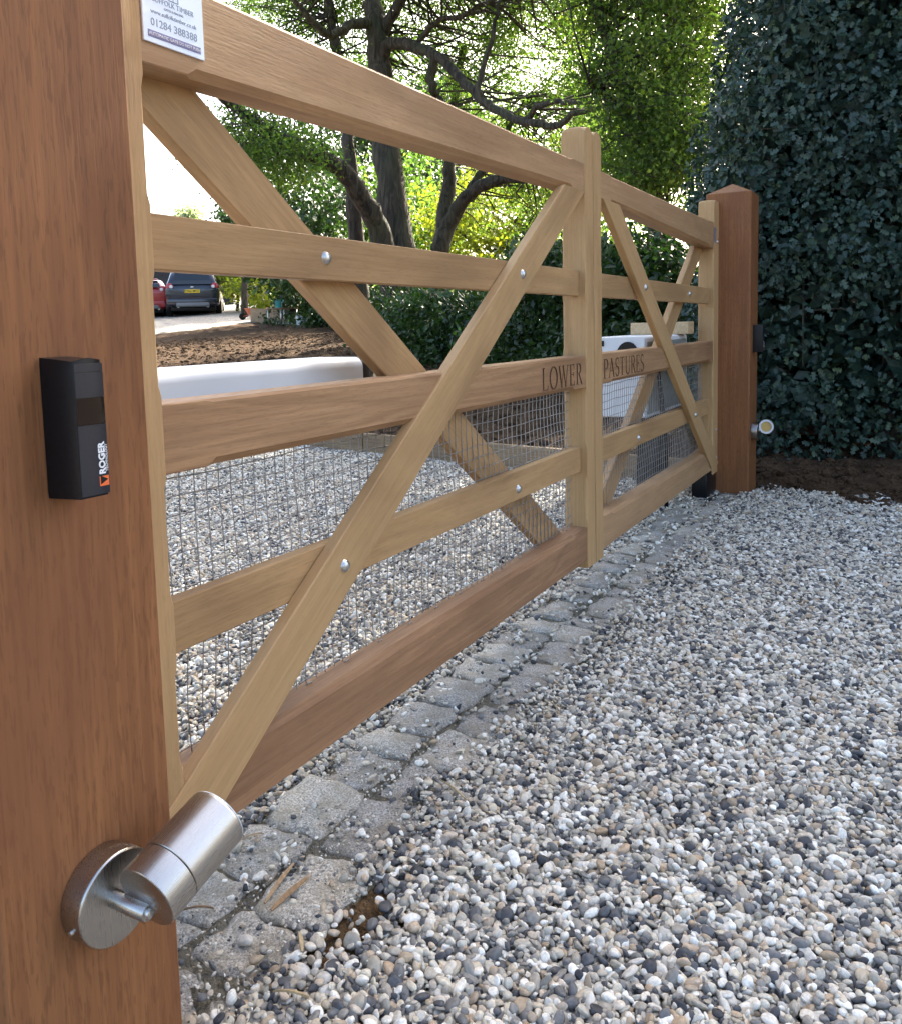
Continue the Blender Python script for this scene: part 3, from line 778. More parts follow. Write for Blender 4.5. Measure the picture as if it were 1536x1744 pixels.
# ------------------------------------------------------------------ photocells
def photocell(X, label, flip=False):
    t = thing('photocell', label, 'gate sensor', (X, -0.1416, 0.655), 0, 'gate safety photocells')
    bm = bmesh.new(); n = 9; V = []; F = []
    # body: rounded front profile in plan, slightly domed top and bottom
    prof = [(-.0155, 0), (-.0155, -.0435), (-.0150, -.0446), (-.0140, -.0450), (0, -.0458), (.0125, -.0450), (.0148, -.0438), (.0155, -.042), (.0155, 0)]
    H = 0.126
    lv = [(0.0, .80, .004), (0.0015, .93, .002), (0.005, 1, 0), (H - .006, 1, 0), (H - .0015, .93, .002), (H, .80, .004)]
    for z, s, dy in lv:
        for x, y in prof:
            zz = z
            if z > H - .003: zz = z + 0.004 * (1 - (x / .0175) ** 2) - 0.10 * abs(y) * 0
            V.append((x * (0.97 if s < 1 else 1), y * (1 if s == 1 else 0.975), zz - (0.004 * (abs(y) / .0458) ** 2 if z > H / 2 else -0.002 * (abs(y) / .0458) ** 2)))
    m = len(prof)
    for i in range(len(lv) - 1):
        for k in range(m): F.append((i * m + k, i * m + (k + 1) % m, (i + 1) * m + (k + 1) % m, (i + 1) * m + k))
    F.append(tuple(range(m))); F.append(tuple((len(lv) - 1) * m + k for k in range(m)))
    me = mesh_from(V, F, 'housing'); me.polygons.foreach_set('use_smooth', [True] * len(me.polygons)); me.set_sharp_from_angle(angle=R(35))
    link('housing', me, M_BLACK, t)
    # front cover: a thin shell following the front, with the dark lens band
    def front(z0, z1, off, mat, nm, x0=-.0146, x1=.0146):
        V, F = [], []
        k = 8
        for z in (z0, z1):
            for i in range(k + 1):
                x = x0 + (x1 - x0) * i / k; V.append((x, -.0456 + .0010 * (x / .0145) ** 2 - off, z))
            for i in range(k, -1, -1):
                x = x0 + (x1 - x0) * i / k; V.append((x, -.0448 + .0010 * (x / .0145) ** 2, z))
        q = 2 * (k + 1)
        for i in range(q): F.append((i, (i + 1) % q, q + (i + 1) % q, q + i))
        F.append(tuple(range(q))); F.append(tuple(range(q, 2 * q)))
        link(nm, mesh_from(V, F, nm), mat, t)
    front(0.004, 0.0665, .0006, M_NAVY, 'cover'); front(0.0672, 0.0905, .0003, M_GLOSSB, 'lens'); front(0.0912, 0.113, .0006, M_NAVY, 'cover')
    front(0.1136, 0.121, .0004, M_NAVY, 'cover')
    SIDE = FR @ Matrix.Rotation(R(90), 4, 'Z')
    put_txt(t, 'ROGER', 0.0088, M_WTXT, 0.0072, -0.0464, 0.036, bold=0.0003, extra=SIDE, ext=0.0002)
    put_txt(t, 'TECHNOLOGY', 0.0037, M_WTXT, 0.0122, -0.0460, 0.036, extra=SIDE, ext=0.0002)
    link('emblem', box_me(0.0035, 0.0132, -0.0463, -0.0440, 0.0110, 0.0198, 0.0), M_ORANGE, t)
    V = [(0.0045, -.0466, .0125), (0.0122, -.0466, .0165), (0.0045, -.0466, .0205), (0.0045, -.0455, .0125), (0.0122, -.0455, .0165), (0.0045, -.0455, .0205)]
    link('emblem_mark', mesh_from(V, [(0, 1, 2), (3, 5, 4), (0, 3, 4, 1), (1, 4, 5, 2), (2, 5, 3, 0)]), M_BLACK, t)
photocell(-0.105, 'black photocell with ROGER lettering on the near gate post')
photocell(3.535, 'small black photocell on the right side of the far gate post')

# ------------------------------------------------------------------ spotlights
def spot(X, Z, sgn, label, tilt):
    t = thing('wall_spotlight', label, 'spotlight', (X, -0.1416, Z), 0, 'stainless steel post spotlights')
    link('base_disc', lathe([(0.0435, 0.0), (0.0445, -0.001), (0.0445, -0.004), (0.0445, -0.0235), (0.0445, -0.0258), (0.0441, -0.0270), (0.0432, -0.0278), (0.0422, -0.028), (0.0405, -0.028), (0.02, -0.028), (0.0002, -0.028)], 96, 'Y'), M_STEEL, t)
    s = lathe([(0.0002, -0.0032), (0.0022, -0.003), (0.0026, 0.0)], 12, 'Y'); link('grub_screw', s, M_BOLT, t, mw=Matrix.Translation((-0.0430 * sgn, -0.014, -0.0115)) @ Matrix.Rotation(R(-90 * sgn), 4, 'Z'))
    link('stem', lathe([(0.0085, -0.028), (0.0085, -0.072), (0.0075, -0.0735), (0.0002, -0.0738)], 28, 'Y'), M_STEEL, t, mw=Matrix.Translation((-0.006 * sgn, 0, 0.003)))
    link('stem_screw', lathe([(0.0048, -0.0735), (0.0042, -0.0765), (0.002, -0.0775), (0.0002, -0.0775)], 14, 'Y'), M_BOLT, t, mw=Matrix.Translation((-0.006 * sgn, 0, 0.003)))
    Rm = Matrix.Translation((-0.002 * sgn, -0.0735, 0.0205)) @ Matrix.Rotation(R(90 - tilt) * sgn, 4, 'Y') @ Matrix.Translation((0, 0, -0.006))
    link('lamp_base', lathe([(0.0002, 0.0), (0.031, 0.0), (0.0321, 0.0002), (0.0327, 0.0008), (0.0328, 0.0018), (0.0328, 0.0285), (0.0328, 0.0300), (0.0322, 0.0306), (0.0002, 0.0306)], 64, 'Z'), M_STEEL, t, mw=Rm)
    hd = link('lamp_head', lathe([(0.0002, 0.0312), (0.0324, 0.0312), (0.0330, 0.0318), (0.0330, 0.034), (0.0330, 0.094), (0.0330, 0.0960), (0.0325, 0.0972), (0.0292, 0.0972), (0.0288, 0.0955), (0.0288, 0.0885), (0.0002, 0.0885)], 64, 'Z'), M_STEEL, t, mw=Rm)
    rim = link('rim', lathe([(0.0290, 0.0966), (0.0318, 0.0974), (0.0318, 0.0986), (0.0236, 0.0986), (0.0232, 0.0966)], 48, 'Z', False), M_WHITE, hd, mw=Matrix.Identity(4))
    link('lens', lathe([(0.0002, 0.0895), (0.0245, 0.0895), (0.0245, 0.0925), (0.0002, 0.0925)], 40, 'Z'), simple('warm_led_lens', (0.60, 0.40, 0.12), 0.6), hd, mw=Matrix.Identity(4))
spot(-0.095, 0.2645, 1, 'brushed steel spotlight on the near post, angled up along the gate', 17)
spot(3.545, 0.285, -1, 'small steel spotlight low on the far post, facing the camera', 8)

# ------------------------------------------------------------------ gate motors behind the leaves
def arch_profile(w, z0, z1, r, n=6):
    P = [(-w / 2, z0), (w / 2, z0)]
    for k in range(n + 1):
        a = R(90 * k / n); P.append((w / 2 - r + r * math.cos(a), z1 - r + r * math.sin(a)))
    for k in range(n + 1):
        a = R(90 + 90 * k / n); P.append((-w / 2 + r + r * math.cos(a), z1 - r + r * math.sin(a)))
    return P
def prism(P, stations):
    V, F = [], []; m = len(P)
    zc = sum(p[1] for p in P) / m
    for x, s, dz in stations:
        for y, z in P: V.append((x, y * s, zc + (z - zc) * s + dz))
    for i in range(len(stations) - 1):
        for k in range(m): F.append((i * m + k, i * m + (k + 1) % m, (i + 1) * m + (k + 1) % m, (i + 1) * m + k))
    F.append(tuple(range(m))); F.append(tuple((len(stations) - 1) * m + k for k in range(m)))
    me = mesh_from(V, F, 'prism'); me.polygons.foreach_set('use_smooth', [True] * len(me.polygons)); me.set_sharp_from_angle(angle=R(40)); return me
M_SKID_ = simple('grey_seam', (0.25, 0.26, 0.27), 0.6)
t = thing('gate_motor', 'long white gate motor with black end cap behind the near leaf', 'gate motor', (0.36, 0.21, 0.60), 0, 'swing gate motors')
Pn = arch_profile(0.13, 0.0, 0.147, 0.02, 16)
link('housing', prism(Pn, [(-0.62, 1, 0), (0.40, 1, 0), (0.435, 0.985, 0)]), M_WHITE, t)
link('end_cap', prism(Pn, [(0.436, 1.0, 0), (0.454, 0.98, 0), (0.472, 0.90, -0.004), (0.482, 0.74, -0.012)]), M_BLACK, t)
link('cover_seam', box_me(-0.60, 0.42, -0.0662, -0.0648, 0.062, 0.0645, 0), M_SKID_, t)
link('cover_seam', box_me(0.20, 0.2025, -0.0665, -0.0645, 0.0, 0.104, 0), M_SKID_, t)
V, F = tube_arrays([(0.49, 0, 0.055), (0.86, -0.03, 0.055)], [.014, .014], 16); link('piston_rod', mesh_from(V, F, 'rod', True), M_BOLT, t)
link('bracket', box_me(0.80, 0.90, -0.135, 0.0, 0.035, 0.05, 0.003), M_BLACK, t)
t = thing('gate_motor', 'white box shaped gate motor with black arched panel behind the far leaf', 'gate motor', (2.66, 0.24, 0.43), 0, 'swing gate motors')
Pf = arch_profile(0.25, 0.0, 0.318, 0.012, 4)
link('housing', prism(Pf, [(0, 0.98, 0), (0.012, 1, 0), (0.66, 1, 0), (0.68, 0.98, 0)]), M_WHITE, t)
V, F = [], []; P = [(-0.012, .20)] + [(-.012 - .045 + .045 * math.cos(R(a)), .245 + .055 * math.sin(R(a))) for a in range(0, 181, 15)] + [(-.102, .20)]
for x in (-0.006, 0.0005):
    V += [(x, y, z) for y, z in P]
m = len(P); F = [tuple(range(m)), tuple(range(m, 2 * m))] + [(i, (i + 1) % m, m + (i + 1) % m, m + i) for i in range(m)]
link('arched_panel', mesh_from(V, F), M_BLACK, t)
link('cover_seam', box_me(-0.0015, 0.001, -0.118, 0.118, 0.182, 0.1845, 0), M_SKID_, t)
link('side_shade', box_me(0.03, 0.65, -0.1285, -0.1242, 0.012, 0.298, 0.001, 1), simple('grey_green_painted_shade', (0.21, 0.24, 0.23), 0.5, var=.08, scale=12), t)  # thin sheet painting shade onto the white housing's gate-facing side
link('release_lock', box_me(-0.004, 0.0, 0.04, 0.055, 0.283, 0.305, 0.001), M_BLACK, t)
V, F = tube_arrays([(0.16, -0.134, 0.22), (0.155, -0.138, 0.14), (0.19, -0.14, 0.06), (0.23, -0.139, -0.05), (0.30, -0.13, -0.25), (0.34, -.12, -.44)], [.009] * 6, 10)
link('cable_conduit', mesh_from(V, F, 'c', True), M_BLACK, t)
link('foot', box_me(0.50, 0.60, -0.06, 0.06, -0.44, 0.0, 0.004), M_BLACK, t)
o = link('timber_block', box_me(0, 0.11, 0, 0.26, 0, 0.055, 0.003), M_BEAM, mw=Matrix.Translation((3.19, 0.075, 0.7485)) )
tag(o, 'short pale timber block lying on the white motor box', 'timber block')

# ------------------------------------------------------------------ timber edging of the inner drive
te = thing('timber_edging', 'low timber edging boards holding back the dug soil', 'edging', (3.60, 0.1, 0))
def board(x0, y0, x1, y1, z0, z1, th=0.032):
    L = math.hypot(x1 - x0, y1 - y0); a = math.atan2(y1 - y0, x1 - x0)
    me = timber_me([(0, z0, z1, (.002,) * 4), (L - .004, z0, z1, (.002,) * 4)], -th / 2, th / 2)
    link('board', me, M_EDGE, te, mw=Matrix.Translation((x0 - 3.6, y0 - 0.1, 0)) @ Matrix.Rotation(a, 4, 'Z'))
board(3.553, 0.13, 3.93, 2.33, -0.1, 0.135); board(3.932, 2.335, 4.50, 4.50, -0.1, 0.142); board(4.505, 4.51, 6.5, 8.0, -0.1, 0.24); board(6.5, 8.0, 9.9, 11.9, 0.1, 0.55)
for (x, y) in ((3.64, .45), (3.82, 1.5), (4.0, 2.4), (4.3, 3.6)):
    link('peg', box_me(-.02, .02, -.02, .02, -0.1, 0.11, .003), M_EDGE, te, loc=(x + .035 - 3.6, y - 0.1, 0))

# little lit-up bollard post
t = thing('bollard', 'short timber post with a black cap standing in the dug soil', 'post', at(648, 650, 6.2))
pz = t.location.z; t.location.z = float(hgt(t.location.x, 0)) + 0.05
link('post', box_me(-0.035, 0.035, -0.035, 0.035, -0.2, 0.44, .004), M_BEAM, t)
link('cap', box_me(-0.04, 0.04, -0.045, 0.035, 0.441, 0.56, .008), M_BLACK, t)

# ------------------------------------------------------------------ debris on the setts
def sliver(x, y, L, W, a, label, col):
    bm = bmesh.new(); n = 5
    top = []; 
    for i in range(n + 1):
        q = i / n; ww = W * (0.25 + 0.75 * math.sin(math.pi * min(1, q * .9 + .08))) / 2; zz = 0.004 * math.sin(q * 3)
        top.append([(q * L, -ww, zz + .0016), (q * L, ww, zz + .0024), (q * L, ww, zz), (q * L, -ww, zz)])
    V = [v for r_ in top for v in r_]; F = []
    for i in range(n):
        for k in range(4): F.append((i * 4 + k, i * 4 + (k + 1) % 4, i * 4 + 4 + (k + 1) % 4, i * 4 + 4 + k))
    F += [(0, 1, 2, 3), (n * 4, n * 4 + 1, n * 4 + 2, n * 4 + 3)]
    o = link('wood_chip', mesh_from(V, F), simple('dry_chip', col, 0.85, var=0.25, scale=160), loc=(x, y, 0.0165)); o.rotation_euler = (0.3, -0.04, a)
    tag(o, label, 'wood chip', 'chips and dead leaves on the setts')
sliver(0.225, -0.055, 0.085, 0.0065, 0.2, 'long split wood chip on the sett below the steel spotlight', (0.33, 0.22, 0.12))
sliver(0.218, -0.073, 0.075, 0.0075, -0.06, 'broad brown wood chip lying beside the long split chip', (0.28, 0.17, 0.085))
sliver(0.175, -0.16, 0.035, 0.006, 0.8, 'pale wood chip at the edge of the sandy patch', (0.40, 0.30, 0.17))
sliver(0.575, -0.185, 0.075, 0.0045, 1.15, 'thin straw coloured chip where setts meet the loose gravel', (0.42, 0.32, 0.19))
sliver(0.185, 0.0, 0.04, 0.007, 2.2, 'short dead brown stalk on the setts below the spotlight', (0.20, 0.125, 0.07))
sliver(0.35, 0.055, 0.035, 0.004, 2.6, 'tiny wood splinter on the rear row of setts', (0.38, 0.27, 0.15))
sliver(0.95, -0.20, 0.055, 0.004, 0.9, 'narrow wood chip on gravel near the middle of the strip', (0.36, 0.27, 0.16))
sliver(0.12, -0.215, 0.045, 0.006, 1.9, 'curled tan straw on pebbles at the bottom left', (0.38, 0.28, 0.15))

# ------------------------------------------------------------------ foliage builders
def frames(n, upbias=0.3, nrm=None, spread=1.0):
    d = rng.normal(size=(n, 3)); d /= np.linalg.norm(d, axis=1)[:, None]
    nn = rng.normal(size=(n, 3)) * spread + np.array([0, 0, upbias])
    if nrm is not None: nn = nn + nrm
    nn -= d * np.sum(nn * d, 1)[:, None]; nn /= np.linalg.norm(nn, axis=1)[:, None] + 1e-9
    return d, nn
def leaves_mesh(name, P, d, nn, size, tv, tf, tone):
    s = np.cross(nn, d); tv = np.asarray(tv, float); k = len(tv)
    V = P[:, None, :] + size[:, None, None] * (tv[None, :, 0, None] * d[:, None, :] + tv[None, :, 1, None] * s[:, None, :] + tv[None, :, 2, None] * nn[:, None, :])
    F = (np.asarray(tf)[None] + (np.arange(len(P)) * k)[:, None, None]).reshape(-1, 3)
    return tri_mesh(name, V.reshape(-1, 3), F, np.repeat(tone, k))
SIMPLE_V = [(0, 0, 0), (0.45, 0.30, 0.10), (1, 0, -0.05), (0.45, -0.30, 0.10)]
SIMPLE_F = [(0, 2, 1), (0, 3, 2)]
hv = [(0, 0, 0), (0.33, 0, -0.02), (0.66, 0, -0.03), (1.0, 0, 0.02)]
edge = [(0.10, 0.30, .16), (0.27, 0.13, .02), (0.40, 0.38, .20), (0.56, 0.14, .01), (0.74, 0.30, .17), (0.84, 0.07, .02)]
HOLLY_V = hv + edge + [(a, -b_, c) for a, b_, c in edge]
HOLLY_F = []
for o_, fl in ((4, False), (10, True)):
    q = [(0, o_, 1), (o_, o_ + 1, 1), (1, o_ + 1, o_ + 2), (1, o_ + 2, 2), (o_ + 2, o_ + 3, 2), (2, o_ + 3, o_ + 4), (2, o_ + 4, 3), (o_ + 4, o_ + 5, 3)]
    HOLLY_F += [(a, c, b_) if not fl else (a, b_, c) for a, b_, c in q]

def clumps(C, rad, per, squash=0.7):
    n = len(C); r_ = np.repeat(np.asarray(rad) * np.ones(n), per)
    off = rng.normal(size=(n * per, 3)); off /= np.linalg.norm(off, axis=1)[:, None]
    off *= (rng.uniform(0, 1, n * per) ** 0.45 * r_)[:, None]; off[:, 2] *= squash
    return np.repeat(C, per, 0) + off, np.repeat(np.arange(n), per)

def foliage(name, parent, C, rad, per, size, mat, loc, squash=0.7, upbias=0.4, toneb=0.5):
    P, ci = clumps(C, rad, per, squash); n = len(P)
    d, nn = frames(n, upbias); ct = rng.uniform(-.25, .25, len(C))
    tone = np.clip(toneb + ct[ci] + rng.normal(0, .18, n), 0, 1)
    sz = size * rng.uniform(.6, 1.35, n)
    me = leaves_mesh(name, P - np.array(loc), d, nn, sz, SIMPLE_V, SIMPLE_F, tone)
    return tag(link(name, me, mat, parent), kind='stuff')

def region(u0, u1, v0, v1, d0, d1, n):
    u = rng.uniform(u0, u1, n); v = rng.uniform(v0, v1, n); d = rng.uniform(d0, d1, n)
    return CP + d[:, None] * (CF + CR * ((u - 768) / FPX)[:, None] - CU * ((v - PPY) / FPX)[:, None])
def blob(u, v, d, ru, rv, rd, n):
    q = rng.normal(size=(n, 3)); q /= np.linalg.norm(q, axis=1)[:, None]; q *= (rng.uniform(0, 1, n) ** (1 / 2.4))[:, None]
    U_ = u + q[:, 0] * ru; V_ = v + q[:, 1] * rv; D_ = d + q[:, 2] * rd
    return CP + D_[:, None] * (CF + CR * ((U_ - 768) / FPX)[:, None] - CU * ((V_ - PPY) / FPX)[:, None])

def limb(path, r0, r1, n=9, wob=0.0):
    """path [(u,v,d)]; smooth through the points"""
    P = [at(*p) for p in path]; Q = []; m = 5
    for i in range(len(P) - 1):
        p0, p1, p2, p3 = P[max(i - 1, 0)], P[i], P[i + 1], P[min(i + 2, len(P) - 1)]
        for k in range(m):
            t_ = k / m
            Q.append(0.5 * ((2 * p1) + (-p0 + p2) * t_ + (2 * p0 - 5 * p1 + 4 * p2 - p3) * t_ ** 2 + (-p0 + 3 * p1 - 3 * p2 + p3) * t_ ** 3))
    Q.append(P[-1]); L = len(Q)
    if wob: Q = [q + Vector(rng.normal(0, wob, 3)) for q in Q]
    rad = [r0 + (r1 - r0) * (i / (L - 1)) for i in range(L)]
    rad = [r_ * (1 + 0.06 * math.sin(i * 2.3)) for i, r_ in enumerate(rad)]
    return tube_arrays(Q, rad, n)

def twigs(C, anchors, r0=0.018, frac=1.0):
    parts = []
    A = np.array(anchors)
    for c in C:
        if rng.uniform() > frac: continue
        j = np.argmin(np.linalg.norm(A - c, axis=1) + rng.uniform(0, .6, len(A))); a = A[j]
        if np.linalg.norm(a - c) > 2.0: continue
        m_ = (a + c) / 2 + rng.normal(0, .16, 3)
        parts.append(tube_arrays([a, m_, c, c + (c - m_) * .5 + rng.normal(0, .1, 3)], [r0, r0 * .7, r0 * .45, r0 * .2], 4, False))
    return parts

# ------------------------------------------------------------------ the big spreading tree
def base_of(u, v, d):
    p = at(u, v, d); return (p.x, p.y, float(hgt(p.x, 0)) + 0.02)
D = 13.5
lims = [
    ([(690, 640, D), (684, 520, D), (678, 400, D), (655, 240, D), (648, 120, D), (640, 40, D), (628, -60, D + .3), (600, -230, D + .6)], .30, .10),
    ([(676, 560, D - .2), (655, 420, D - .4), (622, 345, D - .8), (578, 285, D - 1.2), (520, 262, D - 1.6), (455, 222, D - 2.0), (395, 178, D - 2.6), (330, 120, D - 3.2)], .20, .04),
    ([(625, 640, D + .8), (612, 470, D + .7), (600, 330, D + .5), (592, 220, D + .4), (570, 60, D + .3), (545, -80, D)], .17, .05),
    ([(648, 110, D), (664, 75, D - .2), (705, 80, D - .5), (742, 92, D - .8), (780, 130, D - 1.1), (808, 158, D - 1.3), (850, 190, D - 1.6), (905, 208, D - 2), (948, 212, D - 2.3), (985, 190, D - 2.6), (1060, 175, D - 3)], .105, .03),
    ([(742, 92, D - .8), (735, 140, D - .6), (745, 165, D - .5), (762, 190, D - .4), (775, 260, D - .3)], .08, .045),
    ([(895, 206, D - 1.9), (920, 180, D - 2.2), (960, 172, D - 2.5), (1020, 178, D - 2.9)], .05, .02),
    ([(822, 175, D - 1.4), (815, 140, D - 1.4), (835, 80, D - 1.5), (850, 10, D - 1.6), (870, -80, D - 1.8)], .05, .02),
    ([(640, 40, D), (600, 40, D - .4), (560, 60, D - .8), (520, 20, D - 1.2), (470, -40, D - 1.6)], .09, .03),
    ([(648, 60, D), (690, -10, D - .3), (740, -90, D - .5), (820, -180, D - .8)], .10, .03),
    ([(705, 80, D - .5), (740, 40, D - .8), (800, 20, D - 1.2), (880, -20, D - 1.7), (980, -40, D - 2.3)], .05, .02),
]
def wblob(x, y, z, rx, ry, rz, n):
    q = rng.normal(size=(n, 3)); q /= np.linalg.norm(q, axis=1)[:, None]; q *= (rng.uniform(0, 1, n) ** .4)[:, None]
    return np.array([x, y, z]) + q * np.array([rx, ry, rz])
grp = [blob(520, 40, 14.5, 170, 110, 1.4, 120), blob(760, -40, 15, 220, 120, 1.6, 210), blob(960, -10, 13.5, 170, 120, 1.6, 120), blob(700, -110, 12, 300, 80, 1.5, 70), wblob(11, 7.5, 9.5, 4.5, 4.5, 2.2, 230),  # last cluster: unseen high canopy, added to shade the ground
       blob(860, 90, 14.5, 200, 110, 1.2, 105), blob(455, 245, 11.5, 95, 70, 1.5, 60),
       blob(700, -260, 12.5, 420, 160, 3.2, 160), blob(1010, 150, 13, 110, 80, 1.2, 40)]
def mk_tree(name, label, lims, grp, loc, leafmat, leaf, per, **kw):
    t = thing(name, label, 'tree', loc, 0, kw.get('group'))
    parts = [limb(p, a, b_, 10, 0.012) for p, a, b_ in lims]
    anchors = [np.array(v) for p, a, b_ in lims for v in limb(p, a, b_, 3)[0][::3]]
    V, F = join_arrays(parts); L = Vector(loc)
    link('trunk', mesh_from([v - L for v in V], F, 'trunk', True), M_BARK, t)
    C = np.concatenate(grp)
    tp = twigs(C, anchors, kw.get('tw', .018), kw.get('twfrac', 1.0))
    if tp:
        V, F = join_arrays(tp); tag(link('twigs', mesh_from([Vector(v) - L for v in V], F, 'twigs', True), M_BARK, t), kind='stuff')
    cr = kw.get('crad', (.3, .62))
    foliage('crown', t, C, rng.uniform(cr[0], cr[1], len(C)), per, leaf, leafmat, loc, kw.get('squash', .6), toneb=kw.get('toneb', .5))
    return t
mk_tree('spreading_tree', 'large spreading tree with several dark trunks behind the near leaf', lims, grp, base_of(690, 640, D), L_OAK, 0.05, 150, crad=(.3, .8))

D2 = 14.5
lims = [([(742, 640, D2), (745, 480, D2), (752, 415, D2), (768, 375, D2), (800, 330, D2 - .3), (850, 305, D2 - .8), (920, 300, D2 - 1.2), (1000, 260, D2 - 1.6)], .20, .05),
        ([(752, 420, D2), (762, 340, D2 + .2), (766, 280, D2 + .3), (770, 200, D2 + .4), (790, 80, D2 + .5)], .15, .06),
        ([(790, 338, D2 - .3), (815, 300, D2 - .3), (840, 260, D2 - .2), (900, 160, D2)], .09, .03)]
grp = [blob(900, 330, 15, 130, 90, 1.6, 50), blob(1050, 240, 13.5, 130, 110, 2.0, 70), blob(840, 200, 15.5, 180, 120, 1.8, 60)]
mk_tree('leaning_tree', 'tree with a curved leaning trunk left of the meeting stiles', lims, grp, base_of(742, 640, D2), L_OAK, 0.065, 90, toneb=.62)

D3 = 9.5
lims = [([(1130, 640, D3), (1120, 420, D3), (1095, 260, D3), (1060, 130, D3 - .2), (1010, 0, D3 - .4), (980, -160, D3)], .13, .04),
        ([(1110, 330, D3), (1125, 200, D3 + .4), (1140, 60, D3 + .6), (1150, -120, D3 + .6)], .05, .02),
        ([(1085, 230, D3), (1040, 170, D3 - .4), (1000, 140, D3 - .7)], .05, .02)]
grp = [blob(1090, 90, 9.3, 130, 140, 1.3, 120), blob(1110, 270, 9.5, 110, 100, 1.2, 110), blob(1060, -90, 9.5, 190, 130, 1.8, 110), blob(1250, -200, 10, 250, 200, 2.2, 110),
       blob(1330, 60, 10.5, 260, 260, 1.5, 90), blob(1185, 40, 9.8, 85, 170, 1.0, 80), blob(1170, 230, 9.0, 60, 90, .8, 40), wblob(9.5, 2.0, 7.2, 2.6, 3.0, 1.8, 170), wblob(8.5, -1.0, 6.5, 2.0, 2.4, 2.2, 120), wblob(8.8, .8, 6.0, 1.3, 1.7, 1.5, 130)]  # wblob clusters: unseen canopy above the frame, added to block the sun
mk_tree('hedge_tree', 'dense fresh green tree rising behind the far leaf beside the holly', lims, grp, base_of(1130, 640, D3), L_OAK, 0.05, 105, toneb=.60, crad=(.3, .55), tw=.012)

# sunlit trees further back
def back_tree(name, label, u, v, d, ru, rv, rd, n, leafmat, leaf, per, toneb=.5, group=None, r=.12):
    loc = base_of(u, v + rv, d)
    b0 = Vector(loc)
    top = at(u, v - rv * .4, d)
    t = thing(name, label, 'tree', loc, 0, group)
    parts = [tube_arrays([b0 - b0, (top - b0) * .35 + Vector((.1, .05, 0)), (top - b0) * .7 + Vector((-.1, .1, 0)), top - b0], [r, r * .8, r * .5, r * .15], 8)]
    for k in range(6):
        f = rng.uniform(.25, .8); s = (top - b0) * f; e = s + Vector((rng.normal(0, .9), rng.normal(0, .9), rng.uniform(.5, 1.4)))
        parts.append(tube_arrays([s, (s + e) / 2 + Vector((0, 0, .15)), e], [r * .45, r * .3, r * .1], 6))
    V, F = join_arrays(parts); link('trunk', mesh_from(V, F, 'trunk', True), M_BARK, t)
    C = blob(u, v, d, ru, rv, rd, n)
    foliage('crown', t, C, rng.uniform(.35, .75, n), per, leaf, leafmat, loc, .75, toneb=toneb)
G1 = 'sunlit trees beyond the soil bank'
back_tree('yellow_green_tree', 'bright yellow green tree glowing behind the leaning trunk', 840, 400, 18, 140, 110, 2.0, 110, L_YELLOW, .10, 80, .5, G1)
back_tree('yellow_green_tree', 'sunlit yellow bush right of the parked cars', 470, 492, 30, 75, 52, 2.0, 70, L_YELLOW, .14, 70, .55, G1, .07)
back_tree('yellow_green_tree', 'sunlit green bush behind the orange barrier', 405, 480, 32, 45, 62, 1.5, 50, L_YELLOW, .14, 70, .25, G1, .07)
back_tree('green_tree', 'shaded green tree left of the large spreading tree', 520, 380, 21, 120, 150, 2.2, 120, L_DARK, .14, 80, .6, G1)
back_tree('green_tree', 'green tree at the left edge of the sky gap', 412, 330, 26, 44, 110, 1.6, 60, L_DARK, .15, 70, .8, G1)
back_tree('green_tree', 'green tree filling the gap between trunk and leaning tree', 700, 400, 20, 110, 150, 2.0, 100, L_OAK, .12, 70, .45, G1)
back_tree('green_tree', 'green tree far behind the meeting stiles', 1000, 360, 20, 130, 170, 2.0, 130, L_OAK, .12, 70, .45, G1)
yt = thing('green_tree', 'added unseen tree behind the trunks, put there to shade the car yard', 'tree', (33, 18.5, 2.2), 0, G1)  # added out of sight to keep the sun off the yard gravel
V, F = tube_arrays([(0, 0, -.3), (.1, 0, 3), (0, .2, 7)], [.35, .28, .1], 10); link('trunk', mesh_from(V, F, 'trunk', True), M_BARK, yt)
foliage('crown', yt, wblob(33, 19.5, 9.0, 4.0, 6.0, 4.5, 260), rng.uniform(.6, 1.1, 260), 60, .24, L_DARK, (33, 18.5, 2.2), .75, toneb=.6)
back_tree('pale_tree', 'small pale conifer far off below the open sky', 322, 372, 60, 20, 30, .8, 24, L_PALE, .25, 60, .5, None, .1)

# ------------------------------------------------------------------ dark hedge behind the soil
def hedge(name, label, line, h, depth, n, leafmat, leaf, per, toneb, cat='hedge', group=None):
    loc = line[0]; t = thing(name, label, cat, loc, 0, group)
    seg = np.array(line); k = rng.uniform(0, len(seg) - 1.001, n); i = k.astype(int); f = (k - i)[:, None]
    C = seg[i] * (1 - f) + seg[i + 1] * f
    z = rng.uniform(0, 1, n); C = C + np.stack([rng.uniform(-.5, .5, n) * depth * (1 - .45 * z), rng.uniform(-.5, .5, n) * depth * (1 - .45 * z), z * h * (0.85 + .3 * vnoise(C[:, 0] * 1.1, C[:, 1] * 1.1, 7))], 1)
    parts = []
    for q in range(7):
        kk = q / 6 * (len(seg) - 1.001); ii = int(kk); p = seg[ii] * (1 - kk + ii) + seg[ii + 1] * (kk - ii)
        p = Vector(p) - Vector(loc); parts.append(tube_arrays([p + Vector((0, 0, -.1)), p + Vector((.06, .05, h * .4)), p + Vector((-.05, .1, h * .8))], [.05, .035, .015], 6))
    for V, F in parts: link('stem', mesh_from(V, F, 'stem', True), M_BARK, t)
    foliage('leaf_mass', t, C, rng.uniform(.22, .42, n), per, leaf, leafmat, loc, .8, toneb=toneb)
def gpt(u, v, d):
    p = at(u, v, d); return (p.x, p.y, float(hgt(p.x, 0)) + .05)
